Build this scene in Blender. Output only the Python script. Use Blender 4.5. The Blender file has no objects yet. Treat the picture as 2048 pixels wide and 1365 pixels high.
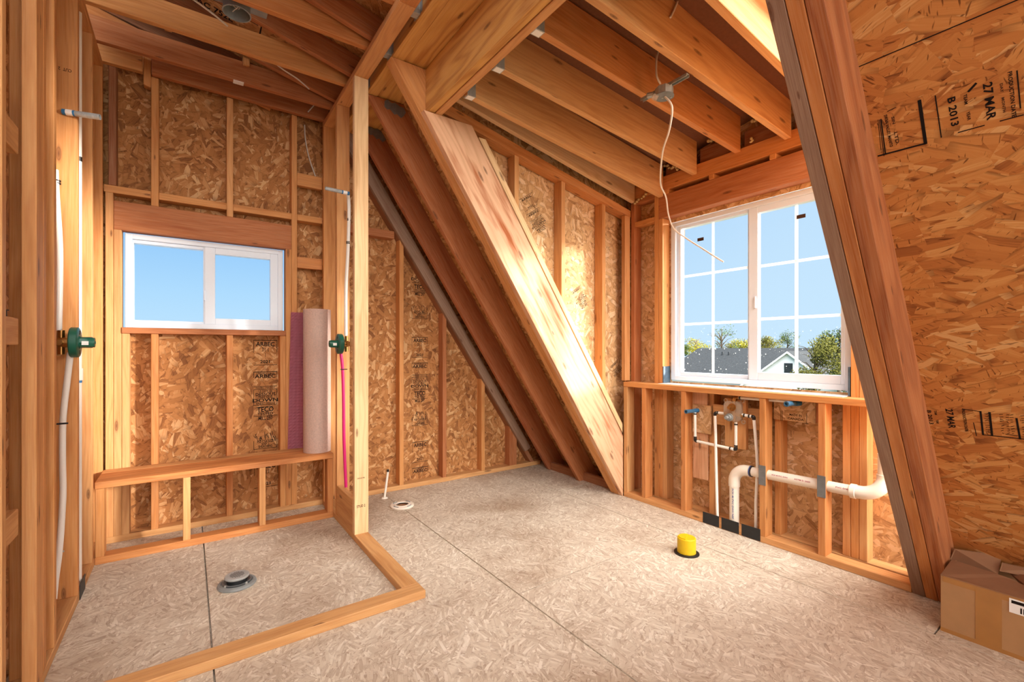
import bpy, bmesh, math, random
from mathutils import Vector, Matrix
random.seed(7)
SC = bpy.context.scene
COL = SC.collection
# ------------------------------------------------------------------ camera
CF, YAW, CCX, CCY, EYE = 917.0, 0.6152, 1024.0, 699.2, 1.22
cd = bpy.data.cameras.new('camera'); cam = bpy.data.objects.new('camera', cd); COL.objects.link(cam)
cd.sensor_width = 36.0; cd.lens = CF / 2048 * 36; cd.shift_y = (CCY - 682.5) / 2048
cd.clip_start = 0.02; cd.clip_end = 500
cam.location = (0, 0, EYE); cam.rotation_euler = (math.pi / 2, 0, -YAW)
SC.camera = cam
FW = Vector((math.sin(YAW), math.cos(YAW), 0)); RT = Vector((math.cos(YAW), -math.sin(YAW), 0)); EYEP = Vector((0, 0, EYE))
def on(ax, val, u, v):
    """point of the plane x/y/z = val seen at pixel u, v (used to measure the room)"""
    d = FW + RT * ((u - CCX) / CF) + Vector((0, 0, 1)) * ((CCY - v) / CF)
    i = 'xyz'.index(ax)
    return EYEP + d * ((val - EYEP[i]) / d[i])

# ------------------------------------------------------------------ materials
def lin(c):
    return tuple(((x / 255) / 12.92 if x / 255 <= .04045 else ((x / 255 + .055) / 1.055) ** 2.4) for x in c) + (1.0,)
class NT:
    def __init__(s, name):
        s.m = bpy.data.materials.new(name); s.m.use_nodes = True
        s.t = s.m.node_tree; s.t.nodes.clear()
        s.out = s.n('ShaderNodeOutputMaterial')
    def n(s, typ, **kw):
        nd = s.t.nodes.new(typ)
        for k, v in kw.items():
            if k.startswith('i_'):
                key = k[2:]
                nd.inputs[int(key) if key.isdigit() else key.replace('_', ' ')].default_value = v
            else: setattr(nd, k, v)
        return nd
    def l(s, a, b): s.t.links.new(a, b)
    def math(s, op, a, b=None, c=None, clamp=False):
        nd = s.n('ShaderNodeMath', operation=op, use_clamp=clamp)
        for i, x in enumerate((a, b, c)):
            if x is None: continue
            if hasattr(x, 'is_linked'): s.l(x, nd.inputs[i])
            else: nd.inputs[i].default_value = x
        return nd.outputs[0]
    def vmul(s, v, sc, add=None):
        nd = s.n('ShaderNodeVectorMath', operation='MULTIPLY'); s.l(v, nd.inputs[0]); nd.inputs[1].default_value = sc
        if add is None: return nd.outputs[0]
        n2 = s.n('ShaderNodeVectorMath', operation='ADD'); s.l(nd.outputs[0], n2.inputs[0])
        if hasattr(add, 'is_linked'): s.l(add, n2.inputs[1])
        else: n2.inputs[1].default_value = add
        return n2.outputs[0]
    def ramp(s, fac, stops, interp='LINEAR'):
        nd = s.n('ShaderNodeValToRGB'); cr = nd.color_ramp; cr.interpolation = interp
        while len(cr.elements) < len(stops): cr.elements.new(0.5)
        for e, (p, c) in zip(cr.elements, stops):
            e.position = p; e.color = c if len(c) == 4 else tuple(c) + (1,)
        s.l(fac, nd.inputs[0]); return nd.outputs[0]
    def mix(s, fac, a, b, blend='MIX'):
        nd = s.n('ShaderNodeMix', data_type='RGBA', blend_type=blend)
        for i, x in ((0, fac), (6, a), (7, b)):
            if hasattr(x, 'is_linked'): s.l(x, nd.inputs[i])
            else: nd.inputs[i].default_value = x
        return nd.outputs[2]
    def bsdf(s, col, rough=.7, spec=.3, metal=0., bump=None, bstr=.2, bdist=.002, **kw):
        b = s.n('ShaderNodeBsdfPrincipled')
        for k, x in (('Base Color', col), ('Roughness', rough), ('Specular IOR Level', spec), ('Metallic', metal)):
            if hasattr(x, 'is_linked'): s.l(x, b.inputs[k])
            else: b.inputs[k].default_value = x
        for k, x in kw.items(): b.inputs[k.replace('_', ' ')].default_value = x
        if bump is not None:
            bn = s.n('ShaderNodeBump'); bn.inputs['Strength'].default_value = bstr; bn.inputs['Distance'].default_value = bdist
            s.l(bump, bn.inputs['Height']); s.l(bn.outputs[0], b.inputs['Normal'])
        s.l(b.outputs[0], s.out.inputs[0]); return b

def make_wood(name='lumber', freq=190.0, warpk=34.0, bandk=.32, blotk=.5, blotc=None, wx=1.1, wy=9.0):
    t = NT(name)
    uv = t.n('ShaderNodeUVMap').outputs[0]
    oi = t.n('ShaderNodeObjectInfo')
    off = t.n('ShaderNodeCombineXYZ'); t.l(t.math('MULTIPLY', oi.outputs['Random'], 53.7), off.inputs[0])
    t.l(t.math('MULTIPLY', oi.outputs['Random'], 19.3), off.inputs[1])
    # plain-sawn figure: long distorted bands
    warp = t.n('ShaderNodeTexNoise', noise_dimensions='2D', i_Scale=1.0, i_Detail=2.0)
    t.l(t.vmul(uv, (wx, wy, 1), off.outputs[0]), warp.inputs['Vector'])
    sep = t.n('ShaderNodeSeparateXYZ'); t.l(uv, sep.inputs[0])
    ph = t.math('MULTIPLY_ADD', warp.outputs[0], warpk, t.math('MULTIPLY', sep.outputs[1], freq))
    band = t.math('SINE', ph)
    band = t.math('MULTIPLY_ADD', band, .5, .5)
    band = t.math('POWER', band, 1.8)
    fib = t.n('ShaderNodeTexNoise', noise_dimensions='2D', i_Scale=1.0, i_Detail=4.0, i_Roughness=.65)
    t.l(t.vmul(uv, (5.0, 240.0, 1), off.outputs[0]), fib.inputs['Vector'])
    blot = t.n('ShaderNodeTexNoise', noise_dimensions='2D', i_Scale=1.0, i_Detail=3.0, i_Roughness=.6)
    t.l(t.vmul(uv, (1.6, 14.0, 1), off.outputs[0]), blot.inputs['Vector'])
    # knots
    vk = t.n('ShaderNodeTexVoronoi', voronoi_dimensions='2D', feature='F1', i_Scale=1.0, i_Randomness=1.0)
    wv = t.vmul(uv, (3.4, 13.0, 1), off.outputs[0])
    t.l(wv, vk.inputs['Vector'])
    ks = t.n('ShaderNodeSeparateColor'); t.l(vk.outputs['Color'], ks.inputs[0])
    keep = t.math('GREATER_THAN', ks.outputs[0], .83)
    rad = t.math('MULTIPLY_ADD', ks.outputs[1], .13, .06)
    kd = t.math('DIVIDE', vk.outputs['Distance'], rad)
    knot = t.math('MULTIPLY', t.ramp(kd, [(0, (.9,) * 3), (.4, (.55,) * 3), (.55, (.7,) * 3), (.7, (.25,) * 3), (1.0, (0, 0, 0))]), keep)
    dark = t.mix(1.0, oi.outputs['Color'], (.62, .45, .33, 1), 'MULTIPLY')
    light = t.mix(.28, oi.outputs['Color'], (1.0, .80, .52, 1))
    c = t.mix(t.math('MULTIPLY', band, bandk), oi.outputs['Color'], dark)
    c = t.mix(t.ramp(fib.outputs[0], [(.32, (0, 0, 0)), (.78, (.5,) * 3)]), c, light)
    c = t.mix(t.ramp(blot.outputs[0], [(.5, (0, 0, 0)), (.74, (blotk,) * 3)]), c, blotc or dark)
    c = t.mix(knot, c, (.12, .042, .018, 1))
    t.bsdf(c, .62, .28, bump=fib.outputs[0], bstr=.25, bdist=.0015)
    return t.m

def make_osb(name, ramp, groove, sx=15.0, sy=50.0, base=0.0, spread=2.6, grain=.35, dirt=None, rough=.75, spec=.2, groovek=1.0, flat=.33, cell=13.0):
    t = NT(name)
    uv = t.n('ShaderNodeUVMap').outputs[0]
    wob = t.n('ShaderNodeTexNoise', noise_dimensions='2D', i_Scale=9.0, i_Detail=2.0)
    t.l(uv, wob.inputs['Vector'])
    wv = t.n('ShaderNodeVectorMath', operation='MULTIPLY_ADD'); t.l(wob.outputs['Color'], wv.inputs[0])
    wv.inputs[1].default_value = (.010, .010, 0); t.l(uv, wv.inputs[2]); uvw = wv.outputs[0]
    layers = []
    for i, (sc, of) in enumerate(((cell, (3.1, 7.7, 0)), (cell * .8, (11.9, 2.3, 0)), (cell * .66, (5.5, 17.1, 0)))):
        cv = t.n('ShaderNodeTexVoronoi', voronoi_dimensions='2D', feature='F1', i_Scale=sc)
        t.l(t.vmul(uvw, (1, 1, 1), of), cv.inputs['Vector'])
        cs = t.n('ShaderNodeSeparateColor'); t.l(cv.outputs['Color'], cs.inputs[0])
        rot = t.n('ShaderNodeVectorRotate', rotation_type='Z_AXIS')
        t.l(uvw, rot.inputs['Vector'])
        t.l(t.math('MULTIPLY_ADD', cs.outputs[0], spread, base - spread / 2), rot.inputs['Angle'])
        sv = t.vmul(rot.outputs[0], (sx * (1 + .25 * i), sy * (1 + .2 * i), 1), of)
        st = t.n('ShaderNodeTexVoronoi', voronoi_dimensions='2D', feature='F1', distance='CHEBYCHEV', i_Scale=1.0); t.l(sv, st.inputs['Vector'])
        ss = t.n('ShaderNodeSeparateColor'); t.l(st.outputs['Color'], ss.inputs[0])
        fb = t.n('ShaderNodeTexNoise', noise_dimensions='2D', i_Scale=1.0, i_Detail=3.0, i_Roughness=.7)
        t.l(t.vmul(rot.outputs[0], (sx * .9, sy * 7.0, 1), of), fb.inputs['Vector'])
        layers.append((ss, st, fb))
    m1 = t.math('GREATER_THAN', layers[0][0].outputs[1], .5)
    m2 = t.math('GREATER_THAN', layers[1][0].outputs[1], .4)
    def pick(f):
        x = t.mix(m2, f(2), f(1)); return t.mix(m1, x, f(0))
    r = pick(lambda i: layers[i][0].outputs[0]); g = pick(lambda i: layers[i][2].outputs[0]); d = pick(lambda i: layers[i][1].outputs['Distance'])
    rv = t.n('ShaderNodeSeparateColor'); t.l(r, rv.inputs[0])
    gv = t.n('ShaderNodeSeparateColor'); t.l(g, gv.inputs[0])
    dv = t.n('ShaderNodeSeparateColor'); t.l(d, dv.inputs[0])
    tone = t.math('ADD', t.math('MULTIPLY_ADD', gv.outputs[0], grain, -grain / 2), rv.outputs[0])
    big = t.n('ShaderNodeTexNoise', noise_dimensions='2D', i_Scale=2.3, i_Detail=3.0); t.l(uv, big.inputs['Vector'])
    tone = t.math('MULTIPLY_ADD', big.outputs[0], .5, t.math('SUBTRACT', tone, .25))
    c = t.ramp(tone, ramp)
    c = t.mix(flat, c, ramp[len(ramp) // 2][1])
    edge = t.ramp(dv.outputs[0], [(.45, (0, 0, 0)), (.75, (.5 * groovek,) * 3)])  # shadow lines along the strand borders, drawn into the colour
    c = t.mix(edge, c, groove)
    # thin dark slivers between strands
    sl = t.n('ShaderNodeTexNoise', noise_dimensions='2D', i_Scale=1.0, i_Detail=2.0)
    rr = t.n('ShaderNodeVectorRotate', rotation_type='Z_AXIS'); t.l(uvw, rr.inputs['Vector'])
    t.l(t.math('MULTIPLY', rv.outputs[0], 3.0), rr.inputs['Angle'])
    t.l(t.vmul(rr.outputs[0], (16, 110, 1)), sl.inputs['Vector'])
    c = t.mix(t.ramp(sl.outputs[0], [(.67, (0, 0, 0)), (.74, (.7 * groovek,) * 3)]), c, groove)
    if dirt:
        dn = t.n('ShaderNodeTexNoise', noise_dimensions='2D', i_Scale=1.1, i_Detail=5.0, i_Roughness=.6); t.l(uv, dn.inputs['Vector'])
        c = t.mix(t.ramp(dn.outputs[0], dirt[1]), c, dirt[0], 'MULTIPLY')
    t.bsdf(c, rough, spec, bump=tone, bstr=.3, bdist=.0015)
    return t.m

def plain(name, rgb, rough=.5, spec=.4, metal=0., noise=0., scale=30., **kw):
    t = NT(name); c = lin(rgb)
    if noise:
        tc = t.n('ShaderNodeTexCoord').outputs['Object']
        nz = t.n('ShaderNodeTexNoise', i_Scale=scale, i_Detail=4.0); t.l(tc, nz.inputs['Vector'])
        c2 = tuple(x * (1 - noise) for x in c[:3]) + (1,)
        cc = t.mix(t.ramp(nz.outputs[0], [(.35, (0, 0, 0)), (.7, (1, 1, 1))]), c, c2)
        t.bsdf(cc, rough, spec, metal, **kw)
    else: t.bsdf(c, rough, spec, metal, **kw)
    return t.m
M = {}
M['wood'] = make_wood()
M['wood_cath'] = make_wood('lumber_cathedral', 62.0, 40.0, .8, .45, None, .8, 4.2)
M['wood_streak'] = make_wood('lumber_streaked', 120.0, 30.0, .35, 1.0, lin((168, 92, 46)), 1.0, 7.0)
M['osb'] = make_osb('osb_wall', [(.0, lin((112, 68, 38))), (.12, lin((150, 98, 56))), (.35, lin((170, 116, 68))), (.65, lin((184, 128, 78))), (.85, lin((202, 152, 102))), (1, lin((222, 182, 134)))], lin((92, 54, 28)), sx=10, sy=36, groovek=.9, grain=.62, flat=.25)
M['osb_pale'] = make_osb('osb_pale', [(.0, lin((150, 106, 66))), (.12, lin((188, 144, 98))), (.35, lin((204, 162, 114))), (.65, lin((214, 174, 128))), (.85, lin((226, 192, 150))), (1, lin((238, 212, 176)))], lin((120, 80, 48)), sx=10, sy=36, groovek=.9, grain=.62, flat=.25)
M['osb_right'] = make_osb('osb_slope', [(.0, lin((136, 72, 32))), (.1, lin((178, 108, 54))), (.35, lin((194, 126, 66))), (.65, lin((206, 142, 78))), (.86, lin((218, 164, 98))), (1, lin((230, 188, 130)))], lin((92, 46, 20)), sx=6, sy=32, base=0.0, spread=1.25, groovek=1.1, grain=.62, cell=10.0)
M['osb_floor'] = make_osb('osb_floor', [(.0, lin((168, 148, 130))), (.12, lin((192, 176, 158))), (.35, lin((204, 191, 173))), (.65, lin((212, 201, 184))), (.86, lin((224, 216, 200))), (1, lin((240, 234, 222)))], lin((146, 122, 104)), sx=18, sy=84, spread=2.4, base=.4, groovek=.8, grain=.6,
    dirt=((.56, .45, .38, 1), [(.47, (0, 0, 0)), (.72, (.8,) * 3)]))
M['osb_dark'] = make_osb('osb_deck', [(.0, lin((130, 80, 42))), (.2, lin((170, 112, 62))), (.7, lin((196, 142, 88))), (1, lin((222, 178, 122)))], lin((90, 50, 26)), sx=9, sy=34, grain=.6)
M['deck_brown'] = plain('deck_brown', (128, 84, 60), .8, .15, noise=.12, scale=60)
M['ink'] = plain('stamp_ink', (34, 28, 26), .8, .1)
M['inkfade'] = plain('stamp_ink_faded', (74, 52, 38), .8, .1)
M['inkred'] = plain('print_red', (176, 70, 96), .6)
M['inkblue'] = plain('print_blue', (60, 84, 150), .6)
M['vinyl'] = plain('window_vinyl', (226, 240, 255), .35, .4)
M['pvc'] = plain('pvc_pipe', (238, 230, 218), .3, .45)
M['pex'] = plain('white_tube', (240, 238, 232), .35, .4)
M['pink'] = plain('red_tube', (214, 40, 120), .35, .4)
M['brass'] = plain('brass', (176, 132, 76), .3, .5, .9)
M['crimp'] = plain('black_crimp', (28, 26, 24), .4, .5)
M['green'] = plain('green_plastic', (22, 92, 74), .35, .45)
M['steel'] = plain('galvanized_steel', (178, 182, 180), .38, .5, .45, noise=.25, scale=40)
M['darksteel'] = plain('dark_plate', (58, 62, 66), .5, .4, .4, noise=.2)
M['plate'] = plain('nail_plate', (132, 138, 142), .5, .4, .5, noise=.2)
M['blackplate'] = plain('black_plate', (46, 48, 50), .55, .4, .2, noise=.25)
M['chrome'] = plain('chrome_blue', (74, 128, 168), .3, .5, .3, noise=.35, scale=60)
M['chrome2'] = plain('blue_tape', (52, 118, 170), .45)
M['silver'] = plain('silver_film', (190, 200, 204), .3, .5, .3, noise=.3, scale=60)
M['yellow'] = plain('yellow_plastic', (226, 190, 20), .45, .4, noise=.12)
M['black'] = plain('black_plastic', (26, 24, 26), .5)
M['gray'] = plain('gray_paint', (146, 152, 153), .5, .4, noise=.2)
M['grate'] = plain('gray_grate', (176, 180, 180), .45, .4, noise=.15)
M['cable'] = plain('white_cable', (222, 214, 204), .5)
M['foam'] = plain('spray_foam', (214, 190, 140), .8, .1, noise=.2)
M['white'] = plain('white_label', (240, 240, 238), .6)
M['flash'] = plain('white_flashing', (236, 238, 240), .3, .5, noise=.12, scale=20)
M['tape'] = plain('flashing_tape', (88, 110, 130), .35, .5, .3, noise=.4)
M['fleece'] = plain('pink_fleece', (250, 222, 208), .9, .1, noise=.16, scale=110)
M['purple'] = plain('purple_membrane', (196, 122, 142), .55, .3)
M['card'] = plain('cardboard', (176, 136, 96), .85, .15, noise=.08, scale=20)
M['cardin'] = plain('cardboard_flap', (150, 112, 84), .85, .15, noise=.1, scale=14)
M['packtape'] = plain('packing_tape', (172, 122, 66), .2, .6, noise=.1, scale=14)
M['clearish'] = plain('frosted_housing', (204, 186, 166), .2, .5, Alpha=.42)
M['shingle'] = plain('roof_shingle', (58, 62, 66), .9, .1, noise=.35, scale=6)
M['siding'] = plain('white_siding', (236, 240, 246), .7)
M['trunk'] = plain('tree_bark', (84, 72, 60), .9)
M['soffit'] = plain('dark_soffit', (96, 84, 66), .8)
M['leafy'] = plain('yellow_leaves', (132, 128, 40), .8, .1, noise=.3, scale=.8)
M['leafg'] = plain('green_leaves', (66, 82, 34), .8, .1, noise=.35, scale=.8)
M['leafo'] = plain('olive_leaves', (94, 94, 40), .8, .1, noise=.35, scale=.8)
def glass():
    t = NT('dusty_glass')
    tc = t.n('ShaderNodeTexCoord').outputs['Object']
    v = t.n('ShaderNodeTexVoronoi', i_Scale=70.0, i_Randomness=1.0); t.l(tc, v.inputs['Vector'])
    s = t.n('ShaderNodeSeparateColor'); t.l(v.outputs['Color'], s.inputs[0])
    rad = t.math('MULTIPLY', s.outputs[0], .27)
    spot = t.math('MULTIPLY', t.math('LESS_THAN', v.outputs['Distance'], rad), t.math('GREATER_THAN', s.outputs[1], .6))
    pz = t.n('ShaderNodeSeparateXYZ'); t.l(tc, pz.inputs[0]); low = t.ramp(t.math('MULTIPLY_ADD', pz.outputs[2], .5, 0), [(.62, (1, 1, 1)), (.70, (0, 0, 0))])
    tr = t.n('ShaderNodeBsdfTransparent'); gl = t.n('ShaderNodeBsdfGlossy', i_Roughness=.02)
    fr = t.n('ShaderNodeFresnel', i_IOR=1.3)
    m1 = t.n('ShaderNodeMixShader'); t.l(t.math('MULTIPLY', fr.outputs[0], .05), m1.inputs[0]); t.l(tr.outputs[0], m1.inputs[1]); t.l(gl.outputs[0], m1.inputs[2])
    df = t.n('ShaderNodeBsdfTranslucent'); df.inputs[0].default_value = (.95, .95, .9, 1)
    m2 = t.n('ShaderNodeMixShader'); t.l(t.math('MULTIPLY', t.math('MULTIPLY', spot, low), .6), m2.inputs[0]); t.l(m1.outputs[0], m2.inputs[1]); t.l(df.outputs[0], m2.inputs[2])
    t.l(m2.outputs[0], t.out.inputs[0]); return t.m
M['glass'] = glass()
t = NT('white_muntin'); df = t.n('ShaderNodeBsdfDiffuse'); df.inputs[0].default_value = (.95, .95, .94, 1); tl = t.n('ShaderNodeBsdfTranslucent'); tl.inputs[0].default_value = (.97, .97, .97, 1); ms = t.n('ShaderNodeMixShader', i_0=.6)
t.l(df.outputs[0], ms.inputs[1]); t.l(tl.outputs[0], ms.inputs[2]); t.l(ms.outputs[0], t.out.inputs[0]); M['muntin'] = t.m
t = NT('clear_glass'); tr = t.n('ShaderNodeBsdfTransparent'); gl = t.n('ShaderNodeBsdfGlossy', i_Roughness=.02); ms = t.n('ShaderNodeMixShader', i_0=.0)
t.l(tr.outputs[0], ms.inputs[1]); t.l(gl.outputs[0], ms.inputs[2]); t.l(ms.outputs[0], t.out.inputs[0]); M['glass_clear'] = t.m

TONE = {k: lin(v) for k, v in dict(gold=(212, 154, 96), orange=(206, 142, 80), red=(174, 104, 58), brown=(150, 92, 58), pale=(232, 196, 148), yellow=(216, 162, 86),
        gray=(146, 116, 98), tan=(208, 156, 100), deep=(160, 88, 48), rose=(222, 174, 138), dim=(140, 82, 48), fir=(200, 130, 70)).items()}
# ------------------------------------------------------------------ objects
def props(o, label=None, cat=None, group=None, kind=None):
    if label: o['label'] = label
    if cat: o['category'] = cat
    if group: o['group'] = group
    if kind: o['kind'] = kind
def link(name, bm, mat, parent=None, tone=None, smooth=False, origin=None):
    me = bpy.data.meshes.new(name)
    if parent is None or origin is not None:
        if origin is None:
            xs = [v.co for v in bm.verts]
            origin = Vector((sum(c.x for c in xs) / len(xs), sum(c.y for c in xs) / len(xs), min(c.z for c in xs)))
        bmesh.ops.translate(bm, verts=bm.verts, vec=-Vector(origin))
    bmesh.ops.recalc_face_normals(bm, faces=bm.faces)
    bm.to_mesh(me); bm.free()
    o = bpy.data.objects.new(name, me); COL.objects.link(o)
    if parent is not None:
        o.parent = parent
        if origin is not None: o.location = Vector(origin) - base_of(parent)
        else: o.location = -base_of(parent)
    else: o.location = origin
    me.materials.append(M[mat] if isinstance(mat, str) else mat)
    if smooth:
        me.polygons.foreach_set('use_smooth', [True] * len(me.polygons))
        try: me.set_sharp_from_angle(angle=math.radians(40))
        except Exception: pass
    if tone: o.color = TONE[tone] if isinstance(tone, str) else tone
    return o
def base_of(p):
    v = Vector((0, 0, 0))
    while p is not None: v += p.location; p = p.parent
    return v
def empty(name, loc, label, cat, group=None, kind=None):
    o = bpy.data.objects.new(name, None); COL.objects.link(o); o.location = loc; o.empty_display_size = .05
    props(o, label, cat, group, kind); return o
def uvs(bm, L, off=0.0):
    L = Vector(L).normalized(); lay = bm.loops.layers.uv.verify()
    for i, f in enumerate(bm.faces):
        n = f.normal
        if abs(n.dot(L)) > .85:
            a = L.orthogonal().normalized(); b = L.cross(a)
            for lp in f.loops: lp[lay].uv = (lp.vert.co.dot(a) * .3 + off, lp.vert.co.dot(b) * 1.0)
        else:
            t = n.cross(L).normalized(); k = round(n.x * 3) * .31 + round(n.y * 3) * .17 + round(n.z * 3) * .23
            for lp in f.loops: lp[lay].uv = (lp.vert.co.dot(L) + off, lp.vert.co.dot(t) + k)
def prism_bm(pts, axis, a, b, bev=.0025, seg=1):
    """polygon pts in the plane across `axis`, swept from a to b"""
    bm = bmesh.new()
    def mk(p, d):
        return {'x': (d, p[0], p[1]), 'y': (p[0], d, p[1]), 'z': (p[0], p[1], d)}[axis]
    A = [bm.verts.new(mk(p, a)) for p in pts]; B = [bm.verts.new(mk(p, b)) for p in pts]
    bm.faces.new(A); bm.faces.new(B[::-1]); n = len(pts)
    for i in range(n): bm.faces.new((A[i], A[(i + 1) % n], B[(i + 1) % n], B[i]))
    bmesh.ops.recalc_face_normals(bm, faces=bm.faces)
    if bev: bmesh.ops.bevel(bm, geom=list(bm.edges), offset=bev, segments=seg, affect='EDGES', clamp_overlap=True)
    bm.normal_update(); return bm
def box_bm(X, Y, Z, bev=.0025, seg=1):
    return prism_bm([(X[0], Y[0]), (X[1], Y[0]), (X[1], Y[1]), (X[0], Y[1])], 'z', Z[0], Z[1], bev, seg)
def B(name, label, cat, X, Y, Z, tone='orange', group=None, parent=None, mat='wood', bev=.0025, L=None):
    bm = box_bm(X, Y, Z, bev)
    d = [abs(X[1] - X[0]), abs(Y[1] - Y[0]), abs(Z[1] - Z[0])]
    if L is None: L = [(1, 0, 0), (0, 1, 0), (0, 0, 1)][d.index(max(d))]
    uvs(bm, L)
    o = link(name, bm, mat, parent, tone); props(o, label, cat, group); return o
def PR(name, label, cat, pts, Y, tone='red', L=(1, 0, 0), group=None, parent=None, mat='wood', axis='y'):
    bm = prism_bm(pts, axis, Y[0], Y[1]); uvs(bm, L)
    o = link(name, bm, mat, parent, tone); props(o, label, cat, group); return o
def smoothpath(pts, n=8):
    P = [Vector(p) for p in pts]
    if len(P) < 3: return P
    out = []
    for i in range(len(P) - 1):
        p0 = P[max(i - 1, 0)]; p1 = P[i]; p2 = P[i + 1]; p3 = P[min(i + 2, len(P) - 1)]
        for k in range(n):
            s = k / n
            out.append(.5 * ((2 * p1) + (p2 - p0) * s + (2 * p0 - 5 * p1 + 4 * p2 - p3) * s * s + (3 * p1 - p0 - 3 * p2 + p3) * s ** 3))
    out.append(P[-1]); return out
def tube_into(bm, pts, r, seg=14, flat=1.0, rs=None):
    P = [Vector(p) for p in pts]; rings = []; up = None
    for i, p in enumerate(P):
        d = (P[min(i + 1, len(P) - 1)] - P[max(i - 1, 0)]).normalized()
        if up is None: up = d.orthogonal().normalized()
        else: up = (up - d * up.dot(d)).normalized()
        s = d.cross(up); rr = rs[i] if rs else r
        rings.append([bm.verts.new(p + (up * math.cos(2 * math.pi * k / seg) + s * math.sin(2 * math.pi * k / seg) * flat) * rr) for k in range(seg)])
    for a, b in zip(rings, rings[1:]):
        for k in range(seg): bm.faces.new((a[k], a[(k + 1) % seg], b[(k + 1) % seg], b[k]))
    bm.faces.new(rings[0][::-1]); bm.faces.new(rings[-1]); return bm
def tube(name, pts, r, mat, parent=None, label=None, cat=None, group=None, smooth=True, seg=14, sp=True, flat=1.0, rs=None):
    bm = bmesh.new(); tube_into(bm, smoothpath(pts) if sp else pts, r, seg, flat, rs)
    o = link(name, bm, mat, parent, smooth=True); props(o, label, cat, group); return o
def lathe_bm(prof, c, axis=(0, 0, 1), seg=32, bm=None):
    """prof = [(radius, height)] round the axis at c"""
    bm = bm or bmesh.new(); ax = Vector(axis).normalized(); a = ax.orthogonal().normalized(); b = ax.cross(a); c = Vector(c); rings = []
    for r, h in prof:
        if r < 1e-6: rings.append([bm.verts.new(c + ax * h)])
        else: rings.append([bm.verts.new(c + ax * h + (a * math.cos(2 * math.pi * k / seg) + b * math.sin(2 * math.pi * k / seg)) * r) for k in range(seg)])
    for p, q in zip(rings, rings[1:]):
        for k in range(seg):
            k2 = (k + 1) % seg
            if len(p) == 1 and len(q) == 1: continue
            if len(p) == 1: bm.faces.new((p[0], q[k2], q[k]))
            elif len(q) == 1: bm.faces.new((p[k], p[k2], q[0]))
            else: bm.faces.new((p[k], p[k2], q[k2], q[k]))
    return bm
def lathe(name, prof, c, mat, parent=None, axis=(0, 0, 1), label=None, cat=None, seg=32, group=None):
    o = link(name, lathe_bm(prof, c, axis, seg), mat, parent, smooth=True); props(o, label, cat, group); return o
def join_boxes(boxes, bev=.002, L=None):
    bm = bmesh.new()
    for X, Y, Z in boxes:
        b2 = box_bm(X, Y, Z, bev); me = bpy.data.meshes.new('tmp'); b2.to_mesh(me); b2.free(); bm.from_mesh(me); bpy.data.meshes.remove(me)
    bm.normal_update()
    if L: uvs(bm, L)
    return bm
def sheet(name, boxes, mat, label, cat, L=(1, 0, 0), bev=.001):
    bm = join_boxes(boxes, bev, L); o = link(name, bm, mat); props(o, label, cat, None, 'structure'); return o
T = .0385
# ================================================================== SETTING
YF, XL, XP, XH, XW = 3.805, -.431, .863, 2.958, 3.07     # faces of far wall, left wall, partition, half wall, window wall
# floor: subfloor sheets with open joints
def floor_sheets():
    out = []; g = .003
    xs = [(-3.2, -1.185), (-1.185, .08), (.08, 1.345), (1.345, 2.61), (2.61, 3.5)]
    cuts = [[-1, 1.4], [1.9, -.5], [2.68, .24], [1.85, -.6], [3.0, .56]]
    for (a, b), c in zip(xs, cuts):
        ys = sorted([-6.0, 3.9] + c)
        for y0, y1 in zip(ys, ys[1:]): out.append(((a + g, b - g), (y0 + g, y1 - g), (-.03, 0)))
    out.append(((-3.2, 3.5), (-6, 3.9), (-.09, -.0302)))
    return out
sheet('floor', floor_sheets(), 'osb_floor', 'pale dusty strand board subfloor with thin black joints', 'floor', L=(0, 1, 0))
# far wall sheathing round the small window
x0, x1, z0, z1 = -.345, .605, 1.345, 1.985
sheet('wall_back', [((-3.2, x0), (3.895, 3.907), (0, 3.6)), ((x1, 3.3), (3.895, 3.907), (0, 3.6)), ((x0, x1), (3.895, 3.907), (0, z0)), ((x0, x1), (3.895, 3.907), (z1, 3.6))],
      'osb', 'brown strand board on the far wall around the small window', 'wall', L=(.35, 0, 1))
wall_back = bpy.data.objects['wall_back']
wy0, wy1, wz0, wz1 = 1.03, 2.262, .965, 2.232
sheet('wall_window', [((3.16, 3.172), (.55, wy0), (0, 2.86)), ((3.16, 3.172), (wy1, 2.75), (0, 2.86)), ((3.16, 3.172), (wy0, wy1), (0, wz0)), ((3.16, 3.172), (wy0, wy1), (wz1, 2.86))],
      'osb_pale', 'strand board on the dormer wall behind the framing of the large window', 'wall', L=(0, 1, 0))
wall_window = bpy.data.objects['wall_window']
o = PR('wall_cheek', 'strand board on the side wall of the dormer above the sloping rafters', 'wall', [(1.1, 2.9), (2.95, .02), (3.16, .02), (3.16, 2.72), (1.3, 2.92)], (2.712, 2.722), None, L=(.55, 0, -.83), mat='osb_pale'); o['kind'] = 'structure'
wall_cheek = o
sheet('wall_left', [((-.56, -.548), (-6, 3.9), (0, 3.0))], 'osb', 'strand board behind the studs of the left wall', 'wall', L=(0, 1, 0))  # near stretch, out of view, lengthened to block light from the left
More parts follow.
